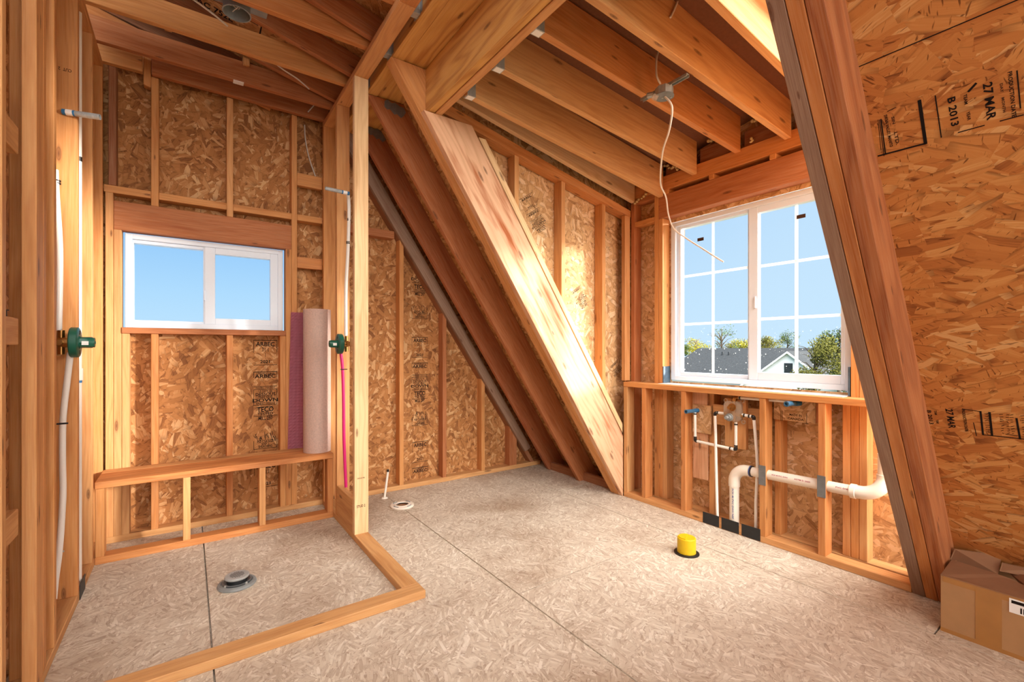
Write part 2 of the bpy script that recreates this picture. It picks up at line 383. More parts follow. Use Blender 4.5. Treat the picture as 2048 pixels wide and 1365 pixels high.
# steep roof slope: near part is the big board wall at right, far part is behind the rafters
SN = 1.565
o = PR('wall_right', 'large sloping strand board sheet with black stamps beside the tall rafter, behind the box', 'wall', [(3.16, 0), (3.17, 0), (3.17 - 3.0 / SN, 3.0), (3.16 - 3.0 / SN, 3.0)], (-6, .72), None, L=(0, 1, 0), mat='osb_right'); o['kind'] = 'structure'  # unseen length behind the camera extended to keep the sun out
wall_right = o
o = PR('ceiling_slope', 'dark strand board roof deck behind the three steep far rafters', 'ceiling', [(3.22, 0), (3.24, 0), (1.2, 3.06), (1.18, 3.06)], (2.722, 3.9), None, L=(0, 1, 0), mat='osb_dark'); o['kind'] = 'structure'
def zup(x): return 3.0 + .24 * (.99 - x)                  # underside of the low-slope rafters
o = PR('ceiling', 'strand board roof deck above the ceiling joists on the left', 'ceiling', [(1.35, zup(1.35) + .15), (1.35, zup(1.35) + .165), (-3.2, zup(-3.2) + .165), (-3.2, zup(-3.2) + .15)], (1.35, 3.9), None, L=(1, 0, 0), mat='osb_dark'); o['kind'] = 'structure'
o = PR('ceiling_shade', 'unseen strand board sheet added overhead to shade the right of the room', 'ceiling', [(1.35, zup(1.35) + .15), (1.35, zup(1.35) + .165), (.05, zup(.05) + .165), (.05, zup(.05) + .15)], (-6, 1.34), None, L=(1, 0, 0), mat='osb_dark'); o['kind'] = 'structure'  # added out of view, keeps light from the roof opening off the right side
# dormer roof deck, slightly out of true like its rafters
def dormer_deck():
    rows = [(.6, 2.93, 2.80), (1.03, 2.93, 2.75), (1.31, 2.92, 2.76), (1.64, 2.935, 2.80), (1.97, 2.925, 2.75), (2.26, 2.91, 2.685), (2.75, 2.98, 2.69)]
    bm = bmesh.new(); lay = bm.loops.layers.uv.verify(); V = []
    for dz in (0, .014):
        V.append([[bm.verts.new((x, y, a + (b - a) * (x - 1.25) / 1.81 + dz)) for x in (1.22, 3.2)] for y, a, b in rows])
    for V2 in V:
        for p, q in zip(V2, V2[1:]): bm.faces.new((p[0], p[1], q[1], q[0]))
    n = len(rows)
    for k in (0, 1):
        for i in range(n - 1): bm.faces.new((V[0][i][k], V[0][i + 1][k], V[1][i + 1][k], V[1][i][k]))
    for i in (0, n - 1): bm.faces.new((V[0][i][0], V[0][i][1], V[1][i][1], V[1][i][0]))
    bm.normal_update(); uvs(bm, (1, 0, 0))
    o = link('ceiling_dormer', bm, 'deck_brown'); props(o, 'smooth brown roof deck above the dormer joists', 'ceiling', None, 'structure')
dormer_deck()

# ================================================================== LUMBER
# ---- left stud wall
LX = (-.5195, XL); ZT = 2.963
B('bottom_plate', 'bottom plate under the studs of the left wall beside the shower floor', 'plate', LX, (.6, 3.805), (0, .04), 'tan')
B('top_plate', 'long top plate above the studs of the left wall', 'plate', LX, (.6, 3.805), (ZT, 3.0), 'orange')
for lab, X, Y, tn in (
    ('pale stud cut off by the left edge of the photo', LX, (1.897, 1.935), 'tan'),
    ('wide flat stud in the left wall with a bright white inner face', (-.469, XL), (2.261, 2.35), 'gold'),
    ('dark orange stud just behind the flat stud with the bright inner face', LX, (2.356, 2.394), 'orange'),
    ('orange stud with a large knot just left of the upper shower arm', LX, (2.519, 2.5575), 'orange'),
    ('stamped stud behind the curved white tube and green valve on the left wall', LX, (2.99, 3.0285), 'orange'),
    ('stud behind the straight white pipe on the left wall', LX, (3.401, 3.4395), 'gold'),
    ('last stud of the left wall, in the corner beside the far wall', LX, (3.762, 3.7995), 'orange')):
    B('stud', lab, 'stud', X, Y, (.04, ZT), tn)
for lab, z in (('short wooden block high in the first bay of the left wall', 1.87), ('short wooden block with a nail in its top beside the first stud at left', 1.235), ('lowest short wooden block in the first bay of the left wall', .60)):
    o = B('blocking', lab, 'block', (-.505, -.462), (1.935, 2.2), (z, z + .089), 'tan')
    if z == 1.235: lathe('nail', [(0, 0), (.0025, 0), (.0025, .02), (.007, .02), (.007, .023), (0, .023)], (-.475, 2.13, z + .089), 'crimp', o)
# ---- far wall
FY = (YF, 3.894); G = None
B('bottom_plate', 'bottom plate of the far wall behind the bench and beyond the partition', 'plate', (-.5195, 3.06), FY, (0, .04), 'tan')
B('stud', 'left king stud of the small window, below the blocking row', 'stud', (-.4225, -.384), FY, (.04, 2.207), 'gold')
B('stud', 'left trimmer stud under the header of the small window', 'stud', (-.383, -.3445), FY, (.04, 1.978), 'tan')
B('stud', 'right trimmer stud under the header of the small window', 'stud', (.603, .641), FY, (.04, 1.978), 'orange')
B('stud', 'full height stud immediately right of the small window', 'stud', (.642, .6805), FY, (.04, 3.003), 'orange')
B('header', 'wide reddish header board over the small window', 'header', (-.383, .641), (YF, 3.875), (1.978, 2.16), 'red')
B('window_sill', 'thin red-brown sill board under the small window', 'sill', (-.344, .6025), (3.797, 3.894), (1.322, 1.36), 'red')
for lab, x, tn in (('leftmost cripple stud under the small window sill, against the trimmer', -.3435, 'tan'), ('red-orange cripple stud left of middle under the small window', -.198, 'fir'),
               ('cripple stud right of middle under the small window', .2225, 'fir'), ('rightmost cripple stud under the small window sill, beside the stamped board', .5635, 'orange')):
    B('cripple_stud', lab, 'stud', (x, x + T), FY, (.04, 1.322), tn)
B('stud', 'weathered reddish stud at the upper left of the far wall', 'stud', (-.408, -.3695), FY, (2.254, 3.003), 'brown')
B('stud', 'short stud standing on the header, left of the two above the small window', 'stud', (-.197, -.157), FY, (2.16, 3.003), 'orange')
B('stud', 'short stud standing on the header, right of the two above the small window', 'stud', (.2235, .2625), FY, (2.16, 3.003), 'gold')
for lab, a, b in (('blocking piece in the row above the header, left end', -.43, -.1975), ('long middle blocking piece in the row above the small window header', -.1565, .223),
                  ('right blocking piece above the small window header', .263, .6415), ('lower thin block between the tall stud and the partition, level with the row', .681, .862)):
    B('blocking', lab, 'block', (a, b), FY, (2.207, 2.2535), 'orange')
B('blocking', 'upper block between the tall far stud and the partition', 'block', (.681, .862), (YF, 3.85), (2.475, 2.572), 'orange')
B('blocking', 'lowest block between the tall far stud and the partition, above the roll', 'block', (.681, .862), (YF, 3.85), (1.845, 1.929), 'fir')
B('ledger_board', 'long knotty ledger board across the top of the far wall', 'board', (-.192, .90), (3.764, 3.804), (3.004, 3.125), 'red')
B('ledger_board', 'short left ledger board at the top of the far wall', 'board', (-.5195, -.238), (3.764, 3.804), (3.0, 3.118), 'orange')
PR('cripple_stud', 'short leaning post between the two ledger boards', 'stud', [(-.236, 2.94), (-.198, 2.93), (-.194, 3.2), (-.236, 3.2)], (3.806, 3.86), 'orange', L=(0, 0, 1))
# right of the partition, under the raking plate
def zb(x): return 1.497 - 1.49 * (x - 1.949)
for lab, x, tn in (('first far wall stud right of the partition post', 1.4965, 'orange'), ('far wall stud between the two columns of black stamps and the grey board', 1.9105, 'red'),
               ('short far wall stud under the grey board', 2.3275, 'orange')):
    PR('stud', lab, 'stud', [(x, .04), (x + T, .04), (x + T, zb(x + T)), (x, zb(x))], FY, tn, L=(0, 0, 1))
PR('stud', 'shortest dark stud in the low corner of the far wall', 'stud', [(2.66, .04), (2.75, .04), (2.75, zb(2.75)), (2.66, zb(2.66))], FY, 'red', L=(0, 0, 1))
B('blocking', 'horizontal block on the far wall between the partition and the raking plate', 'block', (.953, 1.45), FY, (2.172, 2.236), 'red')
PR('raking_plate', 'dark brown raking plate capping the far wall studs', 'plate', [(.95, zb(.95)), (2.926, .041), (2.976, .041), (.95, zb(.95) + .075)], (YF, 3.894), 'brown', L=(1, 0, -1.49))
PR('raking_board', 'grey weathered board slanting in front of the far wall', 'board', [(.95, 2.985), (2.83, .17), (2.905, .20), (1.02, 3.08)], (3.766, 3.804), 'gray', L=(1, 0, -1.5))
# ---- partition
PX = (XP, .952)
B('bottom_plate', 'bottom plate of the shower partition running from its post to the front curb', 'plate', PX, (2.169, 3.804), (0, .0385), 'tan')
B('curb_board', 'long curb board lying across the front of the shower floor', 'curb', (-.43, .952), (2.08, 2.168), (0, .0395), 'tan')
B('post', 'pale knotty end post of the shower partition, nearest the camera', 'stud', PX, (2.953, 2.9915), (.0385, ZT), 'pale')
B('stud', 'second stud of the shower partition behind the end post', 'stud', PX, (3.376, 3.4145), (.0385, ZT), 'gold')
B('stud', 'last stud of the shower partition against the far wall', 'stud', PX, (3.764, 3.8025), (.0385, ZT), 'orange')
B('blocking', 'wide low wooden block between the first two partition studs', 'block', (XP, .902), (2.9925, 3.375), (.0385, .252), 'tan')
B('top_plate', 'long top plate of the shower partition under the ceiling joists', 'plate', PX, (2.2, 3.804), (ZT, 3.0015), 'gold')
B('top_plate', 'near piece of the partition top plate at the top edge of the photo', 'plate', (.863, .952), (.2, 2.198), (ZT, 3.0015), 'fir')
# ---- bench
for lab, Y, Z, tn in (('wide red-brown plank forming the seat of the low bench', (3.462, 3.702), (.430, .468), 'fir'), ('narrow pale board along the back of the bench seat', (3.704, 3.80), (.430, .468), 'tan')):
    B('bench_plank', lab, 'board', (-.43, .862), Y, Z, tn, mat='wood_cath')
B('bottom_plate', 'front bottom plate of the bench frame on the shower floor', 'plate', (-.43, .862), (3.468, 3.557), (0, .0415), 'fir')
for lab, x, tn in (('leftmost leg stud of the bench frame', -.428, 'orange'), ('second bench leg stud, left of the middle', -.026, 'gold'), ('third bench leg stud, right of the middle', .388, 'gold'), ('rightmost leg stud of the bench frame beside the partition', .822, 'fir')):
    B('bench_post', lab, 'stud', (x, x + T), (3.468, 3.557), (.0415, .430), tn)
# ---- ceiling joists over the shower
for lab, y, tn in (('ceiling joist nearest the camera, cut by the top of the photo', 2.26, 'fir'), ('ceiling joist beside the round light can', 2.70, 'fir'), ('second ceiling joist beyond the light can, with knots', 3.165, 'orange'), ('ceiling joist nearest the far wall with a white tag under it', 3.535, 'red')):
    B('ceiling_joist', lab, 'joist', (-.5195, .952), (y, y + T), (3.003, 3.143), tn)
def zdk(x): return zup(x) + .148
for lab, y, tn in (('low roof rafter ending at the lowest visible hanger, nearest the camera', 2.23, 'red'), ('low roof rafter ending at the middle metal hanger', 2.64, 'red'), ('low roof rafter ending at the far metal hanger behind the post', 3.07, 'red'),
               ('low roof rafter next to the far gable rafter', 3.46, 'red'), ('gable rafter against the far wall above the ledger boards', 3.80, 'dim')):
    PR('roof_rafter', lab, 'rafter', [(.985, zup(.985)), (.985, zdk(.985)), (-2.4, zdk(-2.4)), (-2.4, zup(-2.4))], (y, y + T), tn, L=(1, 0, -.24))
for lab, x in (('left short block in the dark gap above the far ceiling joist', -.12), ('right short block in the dark gap above the far ceiling joist', .30)):
    PR('blocking', lab, 'block', [(x, zup(x) - .05), (x + .038, zup(x) - .05), (x + .038, zdk(x)), (x, zdk(x))], (3.52, 3.60), 'orange', L=(0, 0, 1))
PR('gable_board', 'lower gable board slanting behind the far ceiling joist', 'board', [(-.52, 3.27), (-.52, 3.36), (.5, 3.09), (.5, 3.0)], (3.81, 3.845), 'fir', L=(1, 0, -.26))
# ---- beams
B('ridge_beam', 'narrow yellow side ply of the beam the steep rafters hang from', 'beam', (.99, 1.06), (-.8, 3.80), (2.957, 3.06), 'yellow')
B('ridge_beam', 'wide yellow beam bottom between the rafter tops and the dormer header', 'beam', (1.062, 1.33), (-.8, 3.80), (2.961, 3.05), 'yellow', mat='wood_cath')
B('dormer_header', 'tall yellow header board with cathedral grain over the dormer opening', 'header', (1.2, 1.243), (.72, 2.624), (2.68, 2.955), 'yellow', mat='wood_cath')
B('dormer_header', 'second ply of the dormer header, on the window side', 'header', (1.246, 1.29), (.72, 2.624), (2.676, 2.955), 'gold')
# ---- steep rafters far side: underside z = 1.5 (2.95 - x)
def steep(x0, s, zlo, zhi, dep, cut=None):
    h = dep * math.sqrt(1 + 1 / (s * s))            # horizontal depth
    xl = lambda z: x0 - z / s
    return [(xl(zlo), zlo), (xl(zlo) + h, zlo), (xl(zhi) + h, zhi), (xl(zhi), zhi)]
LS = (1, 0, -1.5)
PR('rafter', 'broad pale steep rafter face in front of the dormer side wall, sunlit in the middle', 'rafter', [(1.167, 2.675), (2.937, .022), (2.95, 0), (2.955, .0), (2.955, .50), (1.506, 2.675)], (2.58, 2.6245), 'rose', L=LS, mat='wood_streak')
PR('rafter', 'middle ply of the tripled steep rafter, rising to the beam past the header', 'rafter', steep(2.95, 1.5, 0, 2.955, .24), (2.6265, 2.671), 'orange', L=LS)
PR('rafter', 'rear ply of the tripled steep rafter', 'rafter', steep(2.95, 1.5, 0, 2.955, .24), (2.673, 2.7115), 'orange', L=LS)
PR('rafter', 'dark red steep rafter second from the far wall, with a black tie plate', 'rafter', steep(2.955, 1.505, 0, 2.955, .215), (3.10, 3.139), 'red', L=LS)
PR('rafter', 'dark red steep rafter nearest the far wall', 'rafter', steep(2.985, 1.52, 0, 2.955, .21), (3.57, 3.609), 'deep', L=LS)
PR('raking_plate', 'cream coloured sloping plate on top of the pale steep rafter', 'plate', [(1.56, 2.615), (2.955, .525), (2.955, .60), (1.615, 2.615)], (2.585, 2.67), 'pale', L=LS)
for lab, Y in (('low floor block between the two dark red rafters', (3.141, 3.568)), ('low floor block between the tripled rafter and the next dark rafter', (2.713, 3.099))):
    B('blocking', lab, 'block', (3.0, 3.04), Y, (0, .075), 'brown')
# ---- near tripled rafter
LN = (1, 0, -SN)
for lab, Y, tn in (('grey weathered ply of the tall near rafter, on the window side', (.6685, .717), 'gray'), ('middle ply of the tall near rafter with a wavy grain', (.620, .6665), 'fir'), ('right ply of the tall near rafter, beside the sloping board', (.569, .618), 'red')):
    PR('rafter', lab, 'rafter', steep(2.96, SN, 0, 3.1, .17), Y, tn, L=LN, mat='wood' if tn == 'gray' else 'wood_cath')
# ---- dormer joists
for lab, y0_, y1_, za, zb_, tn in (('dormer joist nearest the side wall, third white hanger', 2.265, 2.262, 2.668, 2.425, 'tan'), ('dormer joist at the middle white hanger', 1.972, 1.965, 2.682, 2.512, 'tan'),
        ('dormer joist at the topmost white hanger, carrying the electrical box', 1.645, 1.635, 2.69, 2.562, 'fir'), ('broad dormer joist right of the electrical box', 1.325, 1.318, 2.655, 2.535, 'gold'),
        ('dormer joist next to the tall near rafter, cut by the top of the photo', 1.04, 1.03, 2.70, 2.50, 'gold')):
    PR('dormer_joist', lab, 'joist', [(1.292, za), (1.292, 2.915), (3.062, zb_ + .245), (3.062, zb_)], (y0_, y0_ + .04), tn, L=(1, 0, -.1))
PR('dormer_joist', 'half hidden dormer joist resting on the side wall plate', 'joist', [(1.292, 2.81), (1.292, 2.95), (3.062, 2.66), (3.062, 2.452)], (2.545, 2.584), 'pale', L=(1, 0, -.2))
# ---- dormer side wall
bm = prism_bm([(1.293, 2.712), (3.1, 2.336), (3.1, 2.392), (1.293, 2.784)], 'y', 2.60, 2.6255)
b2 = prism_bm([(1.47, 2.675), (3.1, 2.336), (3.1, 2.392), (1.47, 2.747)], 'y', 2.6257, 2.70); me = bpy.data.meshes.new('tmp'); b2.to_mesh(me); bm.from_mesh(me); bm.normal_update(); uvs(bm, (1, 0, -.21))
o = link('top_plate', bm, 'wood', None, 'fir'); props(o, 'knotty orange plate sloping along the top of the dormer side wall', 'plate')
def zc(x): return 2.712 - .208 * (x - 1.293)
def zr(x): return 2.675 - 1.5 * (x - 1.575)
for lab, x, tn in (('short stud at the top of the dormer side wall, left of three', 1.8755, 'gold'), ('middle stud of the dormer side wall', 2.312, 'gold'), ('stud of the dormer side wall nearest the large window', 2.7525, 'orange')):
    PR('stud', lab, 'stud', [(x, zr(x) + .0), (x + T, zr(x + T) + .0), (x + T, zc(x + T)), (x, zc(x))], (2.622, 2.71), tn, L=(0, 0, 1))
B('stud', 'corner stud where the dormer side wall meets the window wall', 'stud', (3.003, 3.068), (2.602, 2.6405), (.955, 2.35), 'gold')
# ---- half wall under the window
HX = (XH, 3.047)
B('bottom_plate', 'front bottom plate of the plumbing wall under the large window', 'plate', HX, (.72, 2.578), (0, .04), 'gold')
B('bottom_plate', 'rear bottom plate behind the plumbing wall', 'plate', (XW, 3.159), (.72, 2.70), (0, .04), 'tan')
B('window_sill', 'long orange sill board under the large window', 'sill', (XH - .004, 3.068), (.74, 2.578), (.912, .95), 'orange')
for lab, y, tn in (('end stud of the plumbing wall in the corner by the pale rafter', 2.539, 'tan'), ('second stud of the plumbing wall from the corner', 2.354, 'fir'), ('plumbing wall stud right beside the blue capped stub', 1.997, 'fir'),
               ('plumbing wall stud with the left nail plate, right of the valve', 1.431, 'orange'), ('plumbing wall stud with the right nail plate', 1.100, 'fir')):
    B('stud', lab, 'stud', HX, (y, y + T), (.04, .912), tn)
WX = (XW, 3.159)
for lab, y, z0_, z1_, tn in (('window wall stud in the corner beside the dormer side wall', 2.557, .04, 2.476, 'red'), ('left king stud of the large window', 2.3175, .04, 2.476, 'orange'), ('left trimmer stud of the large window, bright on its inner side', 2.2775, .04, 2.26, 'orange'),
                             ('right trimmer stud of the large window behind the near rafter', .977, .04, 2.26, 'orange'), ('right king stud of the large window behind the near rafter', .937, .04, 2.476, 'gold')):
    B('stud', lab, 'stud', WX, (y, y + T), (z0_, z1_), tn)
for lab, y, tn in (('back cripple stud under the left end of the large window', 2.238, 'tan'), ('back cripple stud beside the stranded board patch', 1.842, 'gold'), ('back cripple stud behind the left nail plate stud', 1.39, 'orange'), ('knotty back cripple stud under the right end of the large window', 1.017, 'gold')):
    B('cripple_stud', lab, 'stud', WX, (y, y + T), (.04, .912), tn)
B('window_sill', 'rear sill board right under the large window frame', 'sill', WX, (1.017, 2.277), (.912, .95), 'tan')
B('header', 'long reddish header over the large window', 'header', (XW, 3.159), (.98, 2.3165), (2.262, 2.442), 'red')
B('top_plate', 'plate above the large window carrying the dormer joists', 'plate', (XW - .004, 3.159), (.72, 2.5555), (2.477, 2.586), 'fir')
for lab, y in (('small block over the large window header, left end', 2.222), ('small block over the large window header, second from left', 1.842), ('small block over the large window header, third from left', 1.42)):
    B('blocking', lab, 'block', (3.064, 3.15), (y, y + T), (2.442, 2.477), 'orange', L=(1, 0, 0))
B('blocking', 'flat block between the first two window wall studs, level with the header', 'block', WX, (2.3565, 2.5565), (2.252, 2.29), 'orange')
B('blocking', 'flat block between the first two window wall studs, just under the plate', 'block', WX, (2.3565, 2.5565), (2.437, 2.475), 'red')
for lab, a, b in (('dark board closing the gap over the plate between the first two dormer joists', 2.01, 2.258), ('dark board closing the gap over the plate left of the joist with the electrical box', 1.685, 1.962),
                  ('dark board closing the gap over the plate left of the broad dormer joist', 1.365, 1.632), ('dark board closing the gap over the plate behind the near rafter', 1.075, 1.315), ('dark board closing the gap over the plate beside the dormer side wall', 2.31, 2.54)):
    B('blocking', lab, 'block', (3.085, 3.12), (a, b), (2.588, 2.70), 'dim')
# plumbing backing boards
B('backing_board', 'wide pinkish backing board behind the left capped stub', 'board', (3.048, 3.067), (1.882, 1.996), (.275, .912), 'rose', L=(0, 0, 1))
B('backing_board', 'horizontal board behind the shower valve body', 'board', (3.048, 3.068), (1.471, 1.84), (.69, .83), 'tan')
B('backing_board', 'vertical board the shower valve is fixed to, left of two', 'board', (3.024, 3.047), (1.655, 1.735), (.555, .885), 'tan')
B('backing_board', 'vertical board the shower valve is fixed to, right of two', 'board', (3.012, 3.047), (1.585, 1.653), (.552, .885), 'gold')
o = B('board_patch', 'small strand board patch behind the left capped stub', 'board', (3.034, 3.0475), (1.845, 1.992), (.613, .818), None, mat='osb_pale', L=(0, 1, 0))
patch2 = B('board_patch', 'strand board patch with printed words behind the tub spout pipe', 'board', (3.05, 3.062), (1.185, 1.425), (.775, .911), None, mat='osb_pale', L=(0, 1, 0))
B('stud', 'thin upright strip at the right end of the printed board patch', 'strip', (3.04, 3.068), (1.142, 1.18), (.785, .911), 'red', L=(0, 0, 1))
# ================================================================== WINDOWS
def ring(bm_boxes, ax, a0, a1, o, i):
    """frame ring in plane: outer o=(lo,hi,zlo,zhi), inner i ; ax 'x' or 'y' with depth a0..a1"""
    r = [((o[0], i[0]), (o[2], o[3])), ((i[1], o[1]), (o[2], o[3])), ((i[0], i[1]), (o[2], i[2])), ((i[0], i[1]), (i[3], o[3]))]
    for s, z in r: bm_boxes.append(((a0, a1), s, z) if ax == 'x' else (s, (a0, a1), z))
def part(name, boxes, mat, parent, label=None, bev=.002):
    o = link(name, join_boxes(boxes, bev), mat, parent)
    if label: o['label'] = label
    return o
def pane(name, ax, a, s, z, parent, mat='glass'):
    bm = box_bm(*(((a, a + .003), s, z) if ax == 'x' else (s, (a, a + .003), z)), bev=0)
    return link(name, bm, mat, parent)
# small window in far wall
w1 = empty('window_1', (.13, 3.87, 1.36), 'small white sliding window in the far wall with blue sky', 'window', None, 'structure')
O1 = (-.331, .589, 1.362, 1.972)
b = []; ring(b, 'y', 3.852, 3.93, O1, (O1[0] + .036, O1[1] - .034, O1[2] + .034, O1[3] - .034)); part('window_frame', b, 'vinyl', w1)
a = on('y', 3.87, 268, 485.5); c = on('y', 3.87, 406, 645)
L1 = (a.x, c.x + .002, c.z + .002, a.z - .003)
b = []; ring(b, 'y', 3.866, 3.92, (O1[0] + .036, L1[1] + .03, O1[2] + .034, O1[3] - .034), L1); part('fixed_bead', b, 'vinyl', w1)
a = on('y', 3.865, 430.3, 509); c = on('y', 3.865, 540.2, 641)
R1 = (a.x, c.x, c.z, a.z)
b = []; ring(b, 'y', 3.857, 3.90, (L1[1] + .008, O1[1] - .034, O1[2] + .034, O1[3] - .034), R1); s1 = part('sliding_sash', b, 'vinyl', w1)
part('latch', [((L1[1] + .002, L1[1] + .010), (3.846, 3.857), (1.56, 1.63))], 'vinyl', s1)
pane('pane', 'y', 3.90, (L1[0] - .005, L1[1] + .005), (L1[2] - .005, L1[3] + .005), w1, 'glass_clear')
pane('pane', 'y', 3.885, (R1[0] - .005, R1[1] + .005), (R1[2] - .005, R1[3] + .005), w1, 'glass_clear')
# large window
w2 = empty('window_2', (3.17, 1.65, .975), 'large white gridded sliding window looking out on a grey roof and trees', 'window', None, 'structure')
O2 = (1.037, 2.258, .977, 2.224)
b = []; ring(b, 'x', 3.15, 3.23, O2, (O2[0] + .036, O2[1] - .04, O2[2] + .034, O2[3] - .034)); part('window_frame', b, 'vinyl', w2)
yl0 = on('x', 3.185, 1363.4, 600).y; yl1 = on('x', 3.185, 1497.5, 600).y; zl0 = on('x', 3.185, 1497, 752).z + .004; zl1 = on('x', 3.185, 1363.4, 459).z
b = []; ring(b, 'x', 3.172, 3.22, (yl1 - .03, O2[1] - .04, O2[2] + .034, O2[3] - .034), (yl1, yl0, zl0, zl1)); part('fixed_bead', b, 'vinyl', w2)
yr0 = on('x', 3.175, 1518, 600).y; yr1 = on('x', 3.175, 1684, 600).y; zr0 = on('x', 3.175, 1600, 748).z; zr1 = on('x', 3.175, 1518, 427).z
b = []; ring(b, 'x', 3.158, 3.20, (O2[0] + .036, yl1 - .014, O2[2] + .034, O2[3] - .034), (yr1, yr0, zr0, zr1)); s2 = part('sliding_sash', b, 'vinyl', w2)
part('latch', [((3.149, 3.158), (yr0 + .01, yr0 + .022), (1.5, 1.58))], 'vinyl', s2)
def muntins(x, ya, yb, za, zb_, yv, zh):
    b = [((x, x + .008), (yv - .009, yv + .009), (za, zb_))]
    for z in zh: b.append(((x + .001, x + .007), (min(ya, yb), max(ya, yb)), (z - .009, z + .009)))
    part('muntin_grid', b, 'muntin', w2)
yv = on('x', 3.19, 1425.7, 600).y
muntins(3.19, yl1, yl0, zl0, zl1, yv, (zl0 + (zl1 - zl0) / 3, zl0 + (zl1 - zl0) * 2 / 3))
yv = on('x', 3.18, 1592.4, 600).y
muntins(3.18, yr1, yr0, zr0, zr1, yv, (zr0 + (zr1 - zr0) / 3, zr0 + (zr1 - zr0) * 2 / 3))
pane('pane', 'x', 3.20, (yl1 - .005, yl0 + .005), (zl0 - .005, zl1 + .005), w2)
pane('pane', 'x', 3.188, (yr1 - .005, yr0 + .005), (zr0 - .005, zr1 + .005), w2)
for x, u, v in ((3.186, 1401, 479), (3.177, 1602, 433)):
    p = on('x', x, u, v); part('sticker', [((p.x, p.x + .001), (p.y - .026, p.y + .026), (p.z - .012, p.z + .012))], 'inkfade', w2, 'small dark sticker on the glass', 0)
o = link('sill_flashing', box_bm((3.0, 3.165), (1.03, 2.27), (.9505, .9535), .0005), 'flash'); props(o, 'shiny white flashing strip lying on the large window sill', 'flashing')
o = link('flashing_tape', box_bm((3.069, 3.155), (2.268, 2.2765), (.955, 1.085), .001), 'tape'); props(o, 'grey blue flashing tape at the lower left corner of the large window', 'tape')
o = link('flashing_tape', box_bm((3.069, 3.155), (1.02, 1.0285), (.955, 1.12), .001), 'tape'); props(o, 'dark flashing tape at the lower right corner of the large window', 'tape')

# ================================================================== PLUMBING, PARTITION AND LEFT WALL
def mixing_valve(face, y, z, s, label, below, above, matbelow):
    """green mud guard disc with a stem, brass body behind; face = wall plane x, s = direction into the shower"""
    r = empty('shower_valve', (face, y, z), label, 'valve')
    ax = (s, 0, 0); x0 = face - s * .012
    bm = lathe_bm([(0, 0), (.066, 0), (.07, .004), (.07, .028), (.064, .032), (.03, .032), (.03, .034), (0, .034)], (x0, y, z), ax, 36)
    d = link('mud_guard', bm, 'green', r, smooth=True)
    for dz in (.046, -.046):
        link('slot', lathe_bm([(0, 0), (.0105, 0), (.0105, .0015), (0, .0015)], (x0 + s * .0325, y, z + dz), ax, 16), 'crimp', d)
    st = lathe('stem_cover', [(0, .03), (.026, .03), (.026, .075), (.023, .079), (.023, .085), (.006, .085), (.006, .088), (0, .088)], (x0, y, z), 'green', r, ax, seg=8)
    link('sticker', box_bm(tuple(sorted((x0 + s * .042, x0 + s * .066))), (y - .0275, y - .0255), (z - .012, z + .006), 0), 'white', st)['label'] = 'small white sticker'
    bm = lathe_bm([(0, -.06), (.016, -.06), (.016, -.045), (.024, -.04), (.024, 0), (0, 0)], (x0, y, z), ax, 24)
    tube_into(bm, [(x0 - s * .03, y, z - .055), (x0 - s * .03, y, z + .055)], .0125)
    tube_into(bm, [(x0 - s * .03, y - .05, z), (x0 - s * .03, y + .05, z)], .0125)
    link('brass_body', bm, 'brass', r, smooth=True)
    return r
mixing_valve(XL, 2.90, 1.252, 1, 'green disc shower valve on the left wall with a white sticker', None, None, 'pex')
mixing_valve(XP, 3.285, 1.258, -1, 'green disc shower valve on the partition behind the pale post', None, None, 'pink')
link_blk = B('blocking', 'small pale block behind the left wall green valve', 'block', (-.515, -.487), (2.93, 2.989), (1.19, 1.34), 'pale')
B('blocking', 'small pale block behind the partition green valve', 'block', (.905, .94), (2.993, 3.20), (1.21, 1.30), 'pale')
# tubes on the left wall
def tubeP(name, ax, vals, pix, r, mat, label, cat, **kw):
    vs = vals if isinstance(vals, (list, tuple)) else [vals] * len(pix)
    return tube(name, [on(ax, a, *p) for a, p in zip(vs, pix)], r, mat, None, label, cat, **kw)
k = tubeP('water_tube', 'y', [2.975, 2.965, 2.95, 2.945, 2.94, 2.935], [(110, 340), (113, 400), (118, 470), (119.5, 520), (118.5, 600), (117, 662)], .0125, 'pex', 'white tube bowing down to the green valve on the left wall', 'pipe')
c = on('y', 2.974, 113.6, 368)
for dz in (0, .012): lathe('crimp_ring', [(.0122, 0), (.0138, 0), (.0138, .006), (.0122, .006)], c + Vector((.001, 0, dz)), 'crimp', k)
k = tubeP('water_tube', 'y', [2.915, 2.93, 2.945, 2.95, 2.95, 2.945, 2.93, 2.92, 2.90], [(141, 706), (134, 765), (126, 840), (125, 920), (126, 985), (122, 1060), (117, 1115), (111, 1160), (107, 1200)], .0125, 'pex', 'white tube curving from the green valve to the floor at left', 'pipe')
for u, v, mt in ((126, 847, 'black'), (118, 1103, 'steel')):
    c = on('y', 2.948, u, v); link('strap', box_bm((c.x - .02, c.x + .02), (c.y - .016, c.y - .012), (c.z - .004, c.z + .004), .001), mt, k)
k = tube('water_pipe', [(-.447, 3.12, .03), (-.447, 3.12, 2.905)], .0135, 'pvc', None, 'straight white pipe running up the left wall beside the curved tube', 'pipe', sp=False)
link('coupling', lathe_bm([(.0135, 0), (.0175, 0), (.0175, .06), (.0135, .06)], (-.447, 3.12, 1.065)), 'pvc', k, smooth=True)
link('cable_tie', lathe_bm([(.0136, 0), (.0148, 0), (.0148, .022), (.0136, .022)], (-.447, 3.12, 2.16)), 'crimp', k, smooth=True)
link('cement_band', lathe_bm([(.0137, 0), (.0141, 0), (.0141, .012), (.0137, .012)], (-.447, 3.12, 1.053)), 'chrome2', k, smooth=True)
